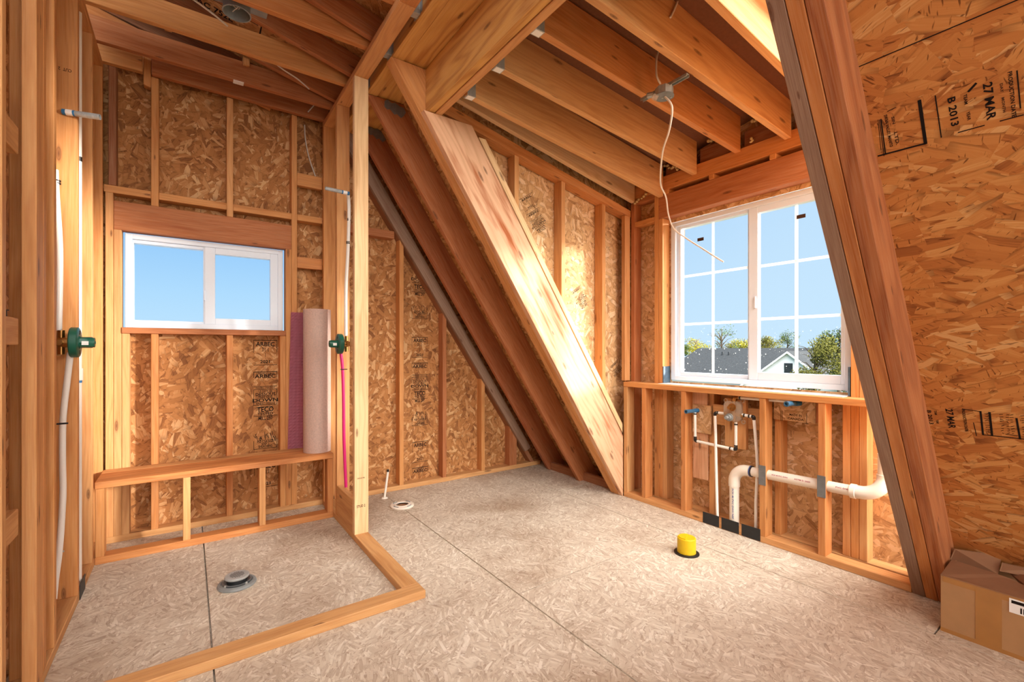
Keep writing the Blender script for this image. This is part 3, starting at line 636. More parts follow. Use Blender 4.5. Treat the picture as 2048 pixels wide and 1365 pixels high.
o = link('nail_plate', box_bm((XL + .0005, XL + .003), (3.03, 3.17), (-.0, .075), .0005), 'darksteel'); props(o, 'dark bent metal plate on the bottom plate at the foot of the white pipe', 'plate')
# shower arms
def arm(label, p0, p1, r, split, mats, cat='pipe stub'):
    p0 = Vector(p0); p1 = Vector(p1); d = p1 - p0; ln = d.length
    rt = empty('shower_outlet', p0, label, cat)
    lathe('taped_end', [(0, 0), (r, 0), (r, ln * split), (0, ln * split)], p0, mats[0], rt, d, seg=20)
    lathe('plastic_wrap', [(r * .9, ln * split), (r * .96, ln * split + .002), (r, ln * .7), (r * .97, ln), (r * .7, ln), (r * .7, ln * .9), (0, ln * .9)], p0, mats[1], rt, d, seg=20)
    lathe('paper_tag', [(r * 1.03, ln * split * .3), (r * 1.03, ln * split * .85)], p0, 'white', rt, d, seg=20)
    return rt
arm('silver and blue capped shower arm sticking out high on the left wall', (-.482, 2.985, 2.34), (-.345, 2.945, 2.338), .0135, .33, ('chrome2', 'silver'))
arm('silver and blue shower arm sticking out high on the partition', (.90, 3.20, 2.285), (.745, 3.20, 2.290), .0125, .32, ('chrome2', 'silver'))
k = tubeP('water_tube', 'y', [3.25, 3.255, 3.26, 3.27, 3.28], [(696, 390), (698, 420), (696, 500), (692, 580), (692, 672)], .0115, 'pex', 'white tube running up the partition between the post and second stud', 'pipe')
for u, v in ((697.5, 442), (696, 488)):
    c = on('y', 3.258, u, v)
    lathe('crimp_ring', [(.0112, 0), (.0128, 0), (.0128, .007), (.0112, .007)], c, 'crimp', k); lathe('crimp_ring', [(.0112, 0), (.0128, 0), (.0128, .005), (.0112, .005)], c + Vector((0, 0, .011)), 'crimp', k)
k = tubeP('water_tube', 'y', [3.29, 3.285, 3.27, 3.255, 3.245], [(681, 703), (685, 735), (687, 800), (688, 880), (692, 975)], .0105, 'pink', 'bright pink tube running down the partition from the green valve', 'pipe')
c = on('y', 3.28, 685, 739); link('strap', box_bm((c.x - .018, c.x + .03), (c.y - .014, c.y - .011), (c.z - .003, c.z + .003), .001), 'crimp', k)

# ================================================================== PLUMBING UNDER THE LARGE WINDOW
X0 = 2.985
v = empty('tub_valve', (X0, 1.65, .74), 'shower valve in a frosted plastic housing under the large window', 'valve')
bm = bmesh.new()
def rr_poly(w, h, r, n=6):
    P = []
    for cx, cz, a0 in ((w / 2 - r, h / 2 - r, 0), (-w / 2 + r, h / 2 - r, 90), (-w / 2 + r, -h / 2 + r, 180), (w / 2 - r, -h / 2 + r, 270)):
        for i in range(n + 1):
            a = math.radians(a0 + 90 * i / n); P.append((cx + r * math.cos(a), cz + r * math.sin(a)))
    return P
yc, zc_ = 1.655, .805
bm = prism_bm([(yc + a, zc_ + b) for a, b in rr_poly(.112, .135, .03)], 'x', 2.962, 3.008, .004, 2); link('housing', bm, 'clearish', v, smooth=True)
for dy, dz in ((.06, .066), (-.055, .072), (-.062, -.066)):
    bm = bmesh.new(); pts = [(3.0, yc + dy + .012 * math.cos(t_), zc_ + dz + .012 * math.sin(t_)) for t_ in [i * math.pi / 8 for i in range(17)]]
    tube_into(bm, pts, .0035, 8); link('ear', bm, 'clearish', v, smooth=True)
for (y, z), n in (((1.648, .834), 'upper'), ((1.668, .765), 'lower')):
    bm = lathe_bm([(0, .05), (.010, .05), (.010, .028), (.018, .028), (.018, .008), (.026, .008), (.026, 0), (0, 0)], (2.965, y, z), (-1, 0, 0), 24)
    link('cartridge', bm, 'brass' if n == 'upper' else 'gray', v, smooth=True)
bm = bmesh.new(); tube_into(bm, [(2.985, yc, .735), (2.985, yc, .875)], .02); tube_into(bm, [(2.985, 1.585, .784), (2.985, 1.725, .784)], .013); link('brass_body', bm, 'brass', v, smooth=True)
def pex(label, pts, r=.0095, rings=(), elbows=(), sp=False, group=None):
    o = tube('water_tube', pts, r, 'pex', None, label, 'pipe', sp=sp)
    for p, ax in rings: lathe('crimp_ring', [(r * 1.02, 0), (r * 1.2, 0), (r * 1.2, .009), (r * 1.02, .009)], p, 'crimp', o, ax)
    for pts2 in elbows: tube('elbow', pts2, r * 1.12, 'crimp', o, sp=True)
    return o
# left loop: from capped stub down, along, up to the valve
pex('short upright white tube under the left capped stub', [(X0, 1.938, .764), (X0, 1.936, .575)], rings=(((X0, 1.938, .75), (0, 0, 1)), ((X0, 1.936, .583), (0, 0, 1))), elbows=([(X0, 1.936, .582), (X0, 1.936, .566), (X0, 1.928, .562)],))
pex('level white tube low between the left stub and the valve', [(X0 - .008, 1.925, .562), (X0 - .008, 1.648, .552)], rings=(((X0 - .008, 1.915, .562), (0, 1, 0)), ((X0 - .008, 1.665, .553), (0, 1, 0))))
pex('upright white tube under the frosted valve', [(X0, 1.636, .735), (X0, 1.636, .562)], rings=(((X0, 1.636, .715), (0, 0, 1)), ((X0, 1.636, .572), (0, 0, 1))), elbows=([(X0, 1.636, .57), (X0, 1.636, .554), (X0, 1.648, .552)],))
pex('long white supply tube left of the valve going down to the floor', [(2.972, 1.776, .767), (2.972, 1.772, .60), (2.972, 1.768, .40), (2.974, 1.764, .20), (2.976, 1.760, .03)], sp=True, elbows=([(2.972, 1.776, .762), (2.972, 1.776, .778), (2.972, 1.764, .783)],))
pex('short level white tube on the left of the frosted valve', [(2.975, 1.764, .783), (2.975, 1.712, .785)], rings=(((2.975, 1.752, .783), (0, 1, 0)),))
pex('short level white tube on the right of the frosted valve', [(2.982, 1.592, .788), (2.982, 1.53, .785)], rings=(((2.982, 1.572, .787), (0, 1, 0)), ((2.982, 1.54, .785), (0, 1, 0))))
pex('long white supply tube right of the valve passing behind the drain pipe', [(2.985, 1.517, .77), (2.99, 1.508, .64), (3.0, 1.502, .46), (3.015, 1.518, .25), (3.0, 1.512, .03)], sp=True, elbows=([(2.982, 1.53, .785), (2.984, 1.518, .782), (2.985, 1.517, .765)],))
pex('level white tube at the top from the valve towards the spout stub', [(3.0, 1.63, .897), (3.0, 1.475, .899)], rings=(((3.0, 1.61, .897), (0, 1, 0)),))
pex('level white tube under the sill ending at the spout stub', [(3.0, 1.428, .9), (3.0, 1.30, .902)])
o = tube('brass_elbow', [(2.99, 1.65, .872), (2.995, 1.648, .893), (3.0, 1.628, .897)], .012, 'brass', None, 'brass elbow on top of the frosted valve', 'fitting')
def stub(label, p0, p1, r):
    p0, p1 = Vector(p0), Vector(p1); d = p1 - p0; L_ = d.length
    rt = empty('pipe_stub', p0, label, 'pipe stub')
    lathe('collar', [(0, 0), (r * 1.05, 0), (r * 1.05, L_ * .35), (r, L_ * .36)], p0, 'chrome2', rt, d, seg=20)
    lathe('nipple', [(r * .95, L_ * .35), (r * .95, L_ * .85), (r, L_ * .86), (r, L_), (r * .6, L_), (r * .6, L_ * .9), (0, L_ * .9)], p0, 'chrome', rt, d, seg=20)
    return rt
stub('blue capped pipe stub sticking out left of the frosted valve', (3.03, 1.945, .775), (2.90, 1.955, .775), .0145)
stub('silver blue spout stub sticking out under the sill, on the right', (3.045, 1.272, .893), (2.915, 1.290, .893), .0165)
# PVC drain
dr = empty('drain_pipe', (2.99, 1.645, 0), 'fat white plastic drain pipe running along the wall under the large window', 'pipe')
XD, RD = 3.0, .0305
tube('vertical_pipe', [(XD, 1.655, .0), (XD, 1.655, .315)], RD, 'pvc', dr, sp=False, seg=28)
ang = [i * math.pi / 16 for i in range(9)]
def elbow(name, pts, par): return tube(name, pts, RD * 1.17, 'pvc', par, sp=False, seg=28)
elbow('elbow', [(XD, 1.655, .30)] + [(XD, 1.655 - .085 * (1 - math.cos(a)), .338 + .085 * math.sin(a)) for a in ang] + [(XD, 1.548, .424)], dr)
h = tube('horizontal_pipe', [(XD, 1.56, .424), (XD, .94, .438)], RD, 'pvc', dr, sp=False, seg=28)
for y, mt in ((1.544, 'inkblue'), (1.539, 'crimp')): lathe('cement_band', [(RD * 1.19, 0), (RD * 1.19, .006), (RD, .007)], (XD, y, .4245), mt, h, (0, -1, 0))
elbow('elbow', [(XD, .99, .437), (XD, .965, .4375)] + [(XD + .035 * (1 - math.cos(a)), .95 - .10 * math.sin(a), .438 + .085 * (1 - math.cos(a))) for a in ang] + [(XD + .035, .85, .55)], dr)
lathe('collar', [(RD * 1.17, 0), (RD * 1.3, .002), (RD * 1.3, .026), (RD * 1.17, .028)], (XD, .992, .437), 'pvc', dr, (0, -1, 0))
tube('riser_pipe', [(XD + .035, .85, .53), (XD + .035, .85, .66)], RD, 'pvc', dr, sp=False, seg=28)
for lab, y, z in (('grey nail plate over the drain pipe on the left stud', 1.431, .425), ('grey nail plate over the drain pipe on the right stud', 1.10, .435)):
    bm = box_bm((XH - .0025, XH - .0005), (y - .002, y + T + .003), (z - .062, z + .062), .0004)
    o = link('nail_plate', bm, 'plate'); props(o, lab, 'plate', 'grey nail plates on the studs')
for lab, a, b in (('black plate on the bottom plate below the left white tube', 1.738, 1.858), ('black plate on the bottom plate below the drain pipe', 1.60, 1.72), ('black plate on the bottom plate below the right white tube', 1.462, 1.582)):
    o = link('nail_plate', box_bm((XH - .0035, XH - .0005), (a, b), (.004, .08), .0005), 'blackplate'); props(o, lab, 'plate', 'black plates along the bottom plate')

# ================================================================== FLOOR THINGS
f = empty('shower_drain', (.208, 2.768, 0), 'grey shower drain with a perforated round grate on the shower floor', 'drain')
lathe('flange', [(0, 0), (.088, 0), (.09, .004), (.086, .012), (.072, .016), (.070, .010), (.03, .010), (0, .010)], (.208, 2.768, 0), 'gray', f)
lathe('clamp_ring', [(.062, .010), (.067, .020), (.060, .022), (.05, .014)], (.208, 2.768, 0), 'plate', f)
lathe('throat', [(.045, .010), (.045, .04)], (.208, 2.768, 0), 'darksteel', f)
g = lathe('grate', [(0, .040), (.055, .038), (.057, .044), (.054, .049), (.046, .050), (0, .050)], (.208, 2.768, 0), 'grate', f)
bm = bmesh.new()
for i in range(-4, 5):
    for j in range(-4, 5):
        x, y = i * .0085 + (j % 2) * .0042, j * .0075
        if x * x + y * y < .033 ** 2: lathe_bm([(0, .0502), (.0028, .0502), (.0028, .0505), (0, .0505)], (.208 + x, 2.768 + y, 0), (0, 0, 1), 8, bm)
link('hole_pattern', bm, 'black', g)
for a in range(4):
    x, y = .208 + .066 * math.cos(a * 1.57 + .6), 2.768 + .066 * math.sin(a * 1.57 + .6)
    lathe('bolt', [(0, .012), (.007, .012), (.007, .02), (.004, .024), (0, .024)], (x, y, 0), 'steel', f, seg=6)
f = empty('toilet_flange', (1.36, 3.405, 0), 'white round toilet flange on the floor beyond the partition', 'flange')
lathe('ring', [(.046, 0), (.088, 0), (.09, .003), (.09, .011), (.086, .014), (.06, .014), (.056, .018), (.048, .018), (.046, .012)], (1.36, 3.405, 0), 'pvc', f)
lathe('throat_plug', [(.046, .004), (.03, .002), (0, .002)], (1.36, 3.405, 0), 'cardin', f)
for a in range(4):
    t_ = a * math.pi / 2 + .5
    pts = [(1.36 + .073 * math.cos(t_ + s), 3.405 + .073 * math.sin(t_ + s), .0145) for s in [i * .1 - .3 for i in range(7)]]
    tube('bolt_slot', pts, .0045, 'gray', f, sp=False, seg=8)
f = empty('supply_stub', (1.315, 3.672, 0), 'thin white pipe stub leaning up from the floor behind the toilet flange', 'pipe stub')
tube('stub_pipe', [(1.315, 3.672, 0), (1.345, 3.672, .22)], .0095, 'pvc', f, sp=False)
lathe('escutcheon', [(0, 0), (.028, 0), (.024, .006), (.011, .01)], (1.315, 3.672, 0), 'pvc', f)
lathe('crimp_cap', [(0, .0), (.0105, 0), (.0105, .018), (0, .018)], (1.3445, 3.672, .212), 'crimp', f)
f = empty('test_cap', (2.437, 1.638, 0), 'yellow round test cap in a black ring on the floor', 'cap')
lathe('base_ring', [(.04, 0), (.072, 0), (.072, .005), (.066, .008), (.052, .008)], (2.437, 1.638, 0), 'black', f)
cp = lathe('cap', [(0.053, 0), (.053, .092), (.050, .0955), (0, .0955)], (2.437, 1.638, 0), 'yellow', f, seg=48)
cr = link('slot_step', prism_bm([(2.437 + .045 * math.cos(t_), 1.638 + .045 * math.sin(t_)) for t_ in [math.pi * i / 12 + .45 for i in range(13)]], 'z', .0955, .1, .001), 'yellow', cp)
# cardboard box
bx = empty('cardboard_box', (2.84, .22, 0), 'open taped cardboard box with a white label below the sloping board', 'box')
BX0, BX1, BY0, BY1, BH = 2.668, 2.985, -.12, .552, .238
th = .006
part('carton', [((BX0, BX0 + th), (BY0, BY1), (0, BH)), ((BX1 - th, BX1), (BY0, BY1), (0, BH)), ((BX0 + th, BX1 - th), (BY0, BY0 + th), (0, BH)), ((BX0 + th, BX1 - th), (BY1 - th, BY1), (0, BH)), ((BX0 + th, BX1 - th), (BY0 + th, BY1 - th), (0, th))], 'card', bx, bev=.0015)
def flap(pts, name='flap', mat='cardin', label=None):
    bm = bmesh.new(); P = [Vector(p) for p in pts]; n = (P[1] - P[0]).cross(P[2] - P[0]).normalized() * .004
    A = [bm.verts.new(p) for p in P]; B_ = [bm.verts.new(p + n) for p in P]; bm.faces.new(A); bm.faces.new(B_[::-1]); m = len(P)
    for i in range(m): bm.faces.new((A[i], A[(i + 1) % m], B_[(i + 1) % m], B_[i]))
    o = link(name, bm, mat, bx)
    if label: o['label'] = label
def fl(*q): return [on('z', z, u, v) for u, v, z in q]
flap([Vector((BX0, BY1, BH)), Vector((BX0, -.10, BH))] + fl((2090, 1190, BH - .02), (2046, 1176, BH - .01), (2030, 1163, BH), (1996, 1151, BH + .003), (1921, 1127, BH + .005), (1903, 1122, BH + .004)), label='front flap')
flap(fl((1900, 1120, BH - .004), (1909, 1099, .288), (2004, 1112, .286), (1996, 1150, BH - .004)))
flap(fl((2004, 1126, .272), (2070, 1141, .272), (2070, 1158, .235), (1999, 1143, .25)))
flap(fl((2020, 1147, .232), (2048, 1150, .25), (2075, 1190, .25), (2044, 1172, .228)))
for (y0_, y1_), z0_ in (((.368, .444), .012),): link('packing_tape', box_bm((BX0 - .0012, BX0 - .0004), (y0_, y1_), (z0_, BH - .004), 0), 'packtape', bx)
link('packing_tape', box_bm((BX0 - .0014, BX0 - .0005), (.03, .545), (BH - .022, BH + .0005), 0), 'packtape', bx)
link('packing_tape', box_bm((BX0 - .0014, BX0 - .0005), (.03, .552), (.0, .016), 0), 'packtape', bx)
lb = link('shipping_label', box_bm((BX0 - .0022, BX0 - .0015), (.22, .348), (BH - .062, BH - .006), 0), 'white', bx)
bm = bmesh.new()
for i in range(9):
    b2 = box_bm((BX0 - .0026, BX0 - .0023), (.318 - i * .008 - (.003 if i % 2 else .0045), .318 - i * .008), (BH - .056, BH - .034), 0); me = bpy.data.meshes.new('tmp'); b2.to_mesh(me); b2.free(); bm.from_mesh(me)
b2 = box_bm((BX0 - .0026, BX0 - .0023), (.285, .342), (BH - .024, BH - .012), 0); me = bpy.data.meshes.new('tmp'); b2.to_mesh(me); b2.free(); bm.from_mesh(me)
link('barcode', bm, 'ink', lb)

# ================================================================== MEMBRANE ROLL ON THE BENCH
rl = empty('membrane_roll', (.782, 3.60, .468), 'tall pink roll of waterproofing membrane standing on the bench seat', 'roll')
def spiral(r0, r1, turns, c, z0, z1, name, mat, tail=None):
    bm = bmesh.new(); n = int(turns * 40); A = []; Bq = []
    pts = []
    for i in range(n + 1):
        t_ = i / n; a = -2 * math.pi * turns * t_ + 2.2; r = r0 + (r1 - r0) * t_
        pts.append((c[0] + r * math.cos(a), c[1] + r * math.sin(a)))
    if tail: pts += tail
    outer = pts; lay = []
    for q, z in ((pts, z0), (pts, z1)): lay.append([bm.verts.new((p[0], p[1], z)) for p in q])
    for i in range(len(pts) - 1): bm.faces.new((lay[0][i], lay[0][i + 1], lay[1][i + 1], lay[1][i]))
    bmesh.ops.solidify(bm, geom=bm.faces[:], thickness=.0025)
    return link(name, bm, mat, rl, smooth=True)
spiral(.035, .098, 7, (.782, 3.60), .469, 1.513, 'rolled_sheet', 'fleece')
# purple dimpled outer flap behind the roll
bm = bmesh.new(); nx, nz = 14, 90; V = []
for j in range(nz + 1):
    row = []
    for i in range(nx + 1):
        s = i / nx; z = .472 + (1.50 - .472) * j / nz; x = .632 + .17 * s - .022 * (1 - j / nz) * (1 - s); y = 3.775 - .065 * s * s + (.005 if (i % 2 and j % 2) else 0)
        row.append(bm.verts.new((x, y, z)))
    V.append(row)
for j in range(nz):
    for i in range(nx): bm.faces.new((V[j][i], V[j][i + 1], V[j + 1][i + 1], V[j + 1][i]))
bmesh.ops.solidify(bm, geom=bm.faces[:], thickness=.002)
o = link('dimpled_sheet', bm, 'purple', rl); o['label'] = 'purple dimpled side of the membrane'

# ================================================================== METAL AND ELECTRICAL
def hanger(label, x, y, z, w=.04):
    b = [((x - .05, x), (y - .003, y - .0015), (z - .002, z + .13)), ((x - .05, x), (y + w + .0015, y + w + .003), (z - .002, z + .13)), ((x - .055, x), (y - .003, y + w + .003), (z - .004, z - .002)), ((x - .002, x), (y - .03, y - .003), (z, z + .13)), ((x - .002, x), (y + w + .003, y + w + .03), (z, z + .13))]
    o = link('joist_hanger', join_boxes(b, .0004), 'steel'); props(o, label, 'hanger'); return o
for lab, y in (('metal hanger on the big beam, nearest the top of the photo', 2.23), ('metal hanger on the big beam, middle one', 2.64), ('metal hanger on the big beam, farthest one beside the post', 3.07)):
    hanger(lab, .989, y, zup(.985) - .03)
for lab, y, z in (('white-edged hanger holding the dormer joist by the side wall', 2.265, 2.668), ('white-edged hanger holding the middle dormer joist', 1.972, 2.682), ('white-edged hanger holding the dormer joist with the electrical box', 1.645, 2.69)):
    b = [((1.292, 1.345), (y - .003, y - .001), (z - .004, z + .14)), ((1.292, 1.345), (y + .041, y + .043), (z - .004, z + .14)), ((1.292, 1.347), (y - .003, y + .043), (z - .006, z - .003))]
    o = link('joist_hanger', join_boxes(b, .0004), 'steel'); props(o, lab, 'hanger')
    o2 = link('seat_tab', box_bm((1.298, 1.342), (y + .002, y + .038), (z - .0072, z - .0062), 0), 'white', o)
for lab, x, y, z in (('dark jagged tie plate on the second dark rafter', 1.13, 3.0985, 2.905), ('dark jagged tie plate on the rafter nearest the far wall', 1.165, 3.5685, 2.918)):
    pts = [(-.02, .035), (.0, .05), (.03, .035), (.055, .045), (.09, .03), (.12, .028), (.135, .0), (.12, -.03), (.1, -.05), (.07, -.03), (.05, -.04), (.02, -.012), (.0, -.02), (-.02, -.005)]
    bm = prism_bm([(x + a, z + b) for a, b in pts], 'y', y - .002, y, 0); o = link('tie_plate', bm, 'plate'); props(o, lab, 'plate')
# round light can
lc = empty('light_can', (.215, 2.79, 3.0), 'round grey light can with loose wires between the ceiling joists', 'light')
rc = .062
lathe('housing', [(rc, -.015), (rc + .006, -.015), (rc + .002, -.008), (rc + .002, .10), (0, .10)], (.212, 2.835, 3.02), 'gray', lc)
lathe('inner_wall', [(rc, -.015), (rc - .001, .095), (0, .095)], (.212, 2.835, 3.02), 'gray', lc)
rng = random.Random(3)
for i in range(4):
    a0 = rng.random() * 6; pts = [(.212 + .035 * math.cos(a0 + s * 1.3) * (1 - .1 * s), 2.835 + .035 * math.sin(a0 + s * 1.1), 3.05 + .02 * math.sin(s * 2 + i)) for s in range(5)]
    tube('wire', pts, .0022, 'cable' if i != 1 else 'brass', lc)
link('mounting_frame', box_bm((.10, .36), (2.745, 2.90), (3.075, 3.08), .001), 'gray', lc)
# octagon box with bar hanger, between two dormer joists
eb = empty('junction_box', (2.03, 1.50, 2.55), 'round metal electrical box on a bar between two dormer joists', 'electrical box')
ecx, ecy, ecz = 2.035, 1.50, 2.545
bm = lathe_bm([(0, 0), (.044, 0), (.046, .003), (.046, .042), (.04, .045), (0, .045)], (ecx, ecy, ecz), (0, 0, 1), 8); link('box_body', bm, 'steel', eb)
lathe('box_lid', [(0, -.003), (.05, -.003), (.05, 0), (0, 0)], (ecx, ecy, ecz), 'plate', eb, seg=24)
part('bar', [((ecx - .012, ecx + .012), (1.36, 1.645), (ecz + .048, ecz + .051)), ((ecx - .012, ecx - .009), (1.36, 1.645), (ecz + .036, ecz + .05)), ((ecx + .009, ecx + .012), (1.36, 1.645), (ecz + .036, ecz + .05))], 'steel', eb, bev=.0006)
lathe('connector', [(0, 0), (.015, 0), (.015, .03), (.01, .034), (0, .034)], (ecx - .03, ecy + .045, ecz + .02), 'steel', eb, (-.5, .8, 0), seg=8)
lathe('wire_bushing', [(0, 0), (.014, .002), (.016, .02), (.012, .03), (0, .03)], (ecx - .04, ecy + .012, ecz - .02), 'clearish', eb, (-.6, .3, .3), seg=8)
for dx, dy in ((.0, .01), (.03, -.02)): lathe('screw', [(0, -.006), (.005, -.006), (.005, -.003), (0, -.003)], (ecx + dx, ecy + dy, ecz), 'steel', eb, seg=10)
def cab(label, pts, r=.0042, flat=1.0): return tube('cable', pts, r, 'cable', None, label, 'cable', seg=10, flat=flat)
cab('long white cable hanging from the electrical box down in front of the large window', [(ecx, ecy - .005, ecz - .004)] + [on('x', x, u, v_) for x, u, v_ in ((2.06, 1344, 215), (2.16, 1338, 262), (2.32, 1326, 300), (2.50, 1321, 345), (2.68, 1322, 372), (2.82, 1332, 395), (2.93, 1337, 430), (2.99, 1348, 458), (3.04, 1374, 478), (3.07, 1404, 497), (3.08, 1432, 515), (3.09, 1447, 524))], .0055)
cab('short white cable rising from the electrical box to the roof deck', [on('y', 1.60, *p) for p in ((1321, 168), (1313, 150), (1313, 118), (1317, 100), (1317, 78))], .0055)
cab('white cable end dangling on the broad dormer joist at the top of the photo', [on('y', 1.318, *p) for p in ((1341, 35), (1348, 20), (1355, 2), (1358, -15))], .005)
cab('pale flat cable between the ceiling joists beside the light can', [on('y', y, *p) for y, p in ((2.95, (380, -6)), (3.0, (405, 12)), (3.05, (430, 31)), (3.10, (455, 52)))], .0055)
cab('pale flat cable slanting through the middle ceiling joist', [on('y', y, *p) for y, p in ((3.22, (533, 112)), (3.27, (565, 138)), (3.32, (595, 158)), (3.40, (618, 178)))], .0045)
cab('bit of pale cable in the dark gap at the top of the far wall', [on('y', 3.72, *p) for p in ((633, 205), (624, 215), (616, 224))], .004)
cab('thin pale cable hanging on the far wall board above the blocks', [on('y', 3.885, *p) for p in ((609, 250), (611, 280), (618, 315), (631, 353))], .0045)
o = link('joist_tag', box_bm((.245, .305), (3.53, 3.576), (2.999, 3.0025), 0), 'white'); props(o, 'small white tag stapled under the far ceiling joist', 'tag')
# expanding foam along the top of the window wall
rng = random.Random(11)
def foam(label, p0, p1, n, r):
    bm = bmesh.new(); p0, p1 = Vector(p0), Vector(p1)
    for i in range(n):
        c = p0.lerp(p1, i / max(1, n - 1)) + Vector([rng.uniform(-.006, .006) for _ in range(3)]); rr = r * rng.uniform(.7, 1.25)
        bmesh.ops.create_icosphere(bm, subdivisions=2, radius=rr, matrix=Matrix.Translation(c) @ Matrix.Diagonal((1, rng.uniform(.8, 1.4), rng.uniform(.7, 1.1), 1)))
    o = link('foam_bead', bm, 'foam', smooth=True); props(o, label, 'foam')
foam('cream foam bead in the corner above the dormer side wall', on('x', 3.06, 1270, 408), on('x', 3.06, 1292, 388), 6, .012)
foam('cream foam bead between the first two dormer joists at the window', on('x', 3.07, 1330, 332), on('x', 3.07, 1356, 338), 7, .012)
foam('cream foam bead left of the joist with the electrical box', on('x', 3.07, 1417, 284), on('x', 3.07, 1434, 280), 4, .012)
foam('cream foam blob left of the broad dormer joist', on('x', 3.07, 1504, 242), on('x', 3.07, 1516, 238), 3, .013)
foam('small cream foam blob above the plate over the large window', on('x', 3.068, 1505, 276), on('x', 3.068, 1503, 284), 3, .009)
# ================================================================== PRINTED MARKS
class Stamp:
    def __init__(s, parent, o, right, up):
        s.p = parent; s.o = Vector(o); s.r = Vector(right).normalized(); s.u = Vector(up).normalized(); s.lines = []; s.n = s.r.cross(s.u)
    def text(s, x, y, h, string, w=None, mat='ink', align='CENTER'):
        cu = bpy.data.curves.new('stamp_text', 'FONT'); cu.body = string; cu.size = h / .70; cu.align_x = align; cu.align_y = 'CENTER'; cu.resolution_u = 2
        cu.offset = h * .035; cu.materials.append(M[mat])
        o = bpy.data.objects.new('stamp_text', cu); COL.objects.link(o); o.parent = s.p
        sx = 1.0 if not w else w / (max(1, len(string)) * .60 * h / .70)
        pos = s.o + s.r * x + s.u * y + s.n * .0002 - base_of(s.p)
        m = Matrix((s.r * sx, s.u, s.n)).transposed().to_4x4(); m.translation = pos
        o.matrix_basis = m; return o
    def line(s, x0, y0, x1, y1, t=.002): s.lines.append((x0, y0, x1, y1, t))
    def rect(s, x0, y0, x1, y1, t=.002):
        for a in ((x0, y0, x1, y0), (x1, y0, x1, y1), (x1, y1, x0, y1), (x0, y1, x0, y0)): s.line(*a, t)
    def done(s, mat='ink'):
        if not s.lines: return
        bm = bmesh.new()
        for x0, y0, x1, y1, t in s.lines:
            d = Vector((x1 - x0, y1 - y0)); q = Vector((-d.y, d.x)).normalized() * t / 2; e = d.normalized() * t / 2
            P = [(x0 - e.x + q.x, y0 - e.y + q.y), (x1 + e.x + q.x, y1 + e.y + q.y), (x1 + e.x - q.x, y1 + e.y - q.y), (x0 - e.x - q.x, y0 - e.y - q.y)]
            f = bm.faces.new([bm.verts.new(s.o + s.r * a + s.u * b + s.n * .0002) for a, b in P])
        o = bpy.data.objects.new('stamp_border', bpy.data.meshes.new('stamp_border')); bm.to_mesh(o.data); bm.free(); COL.objects.link(o)
        o.parent = s.p; o.location = -base_of(s.p); o.data.materials.append(M[mat])
def stack(parent, o, right, up, W, k, upto=1e9, start=0, seed=0, mat='ink'):
    """the mill's column of printed blocks; k = metres per photo pixel of the reference column, y counts down from o"""
    s = Stamp(parent, o, right, up); rg = random.Random(seed); c = W / 2
    def T_(v, h, t_, w):
        if start <= v <= upto: s.text(c, -v * k, h * k, t_, w * W, mat)
    def L_(v, x0=0, x1=1, t=1.0):
        if start <= v <= upto: s.line(x0 * W, -v * k, x1 * W, -v * k, t * k)
    def V_(a, b):
        a = max(a, start); b = min(b, upto)
        if b > a:
            for x in (0, W): s.line(x, -a * k, x, -b * k, .8 * k)
    L_(0, t=1.3); V_(0, 24); T_(8, 8.5, 'ARBEC', .8); T_(19, 8, '7/1 1', .45); T_(30, 7, '1', .08); T_(43, 6, '2021', .55); L_(49)
    L_(63, t=1.5); V_(63, 74); T_(66.5, 3, 'CERTIFIE POUR LA', .9); T_(72, 7, 'ARBEC', .9)
    L_(92); L_(98); T_(95, 2.5, 'PANNEAU  SHEATHING', .85); V_(98, 129); T_(102, 4, 'LE COTE DE', .66); T_(108, 6, 'DESSOUS', .88); T_(114, 4.5, 'THIS SIDE', .8); T_(120, 6.5, 'DOWN', .8); T_(126, 4, 'SOUS EST DESSOUS', .9); L_(129)
    L_(133, .2, .8); T_(138.5, 9.5, 'TECO', .66); T_(147, 5, 'TESTED', .72); L_(151); T_(156, 7, 'MILL 297', .78)
    if start <= 188 <= upto:
        for i in range(26):
            x = rg.random() * W; y = -(182 + rg.random() * 14) * k; s.line(x, y, x + rg.uniform(-.06, .06) * W, y - rg.uniform(3, 8) * k, .9 * k)
    T_(202, 5, 'PS2 CSA 0325', .9); T_(207, 3.5, 'EXP 1', .4); T_(212, 5, 'SHEATHING', .6); L_(216); V_(200, 216)
    s.done(mat)
ya = 3.8947
a = on('y', ya, 507.6, 681); b_ = on('y', ya, 553.7, 681); kk = (on('y', ya, 530, 681).z - on('y', ya, 530, 881).z) / 200
stack(wall_back, a, (1, 0, 0), (0, 0, 1), b_.x - a.x, kk, 218)
a2 = on('y', ya, 509, 928); stack(wall_back, a2, (1, 0, 0), (0, 0, 1), b_.x - a.x, kk, 50, seed=2)
a = on('y', ya, 824, 675); b_ = on('y', ya, 855, 675); kk = (on('y', ya, 840, 675).z - on('y', ya, 840, 888).z) / 262
stack(wall_back, a, (1, 0, 0), (0, 0, 1), b_.x - a.x, kk, 218, seed=3)
a3 = on('y', ya, 825, 886); stack(wall_back, a3, (1, 0, 0), (0, 0, 1), b_.x - a.x, kk, 76, seed=4)
kk2 = kk; a4 = Vector((a.x, ya, a.z + 262 * kk)); stack(wall_back, a4, (1, 0, 0), (0, 0, 1), b_.x - a.x, kk, 240, start=112, seed=5)
yc_ = 2.7117
for (u, v_), Wd, k_, up_, sd in (((1039, 400), .135, .0019, 150, 6), ((1131, 560), .12, .0018, 170, 7), ((1211, 715), .11, .0016, 130, 8)):
    stack(wall_cheek, on('y', yc_, u, v_), (.83, 0, .555), (-.555, 0, .83), Wd, k_, up_, seed=sd, start=63 if sd != 6 else 0)
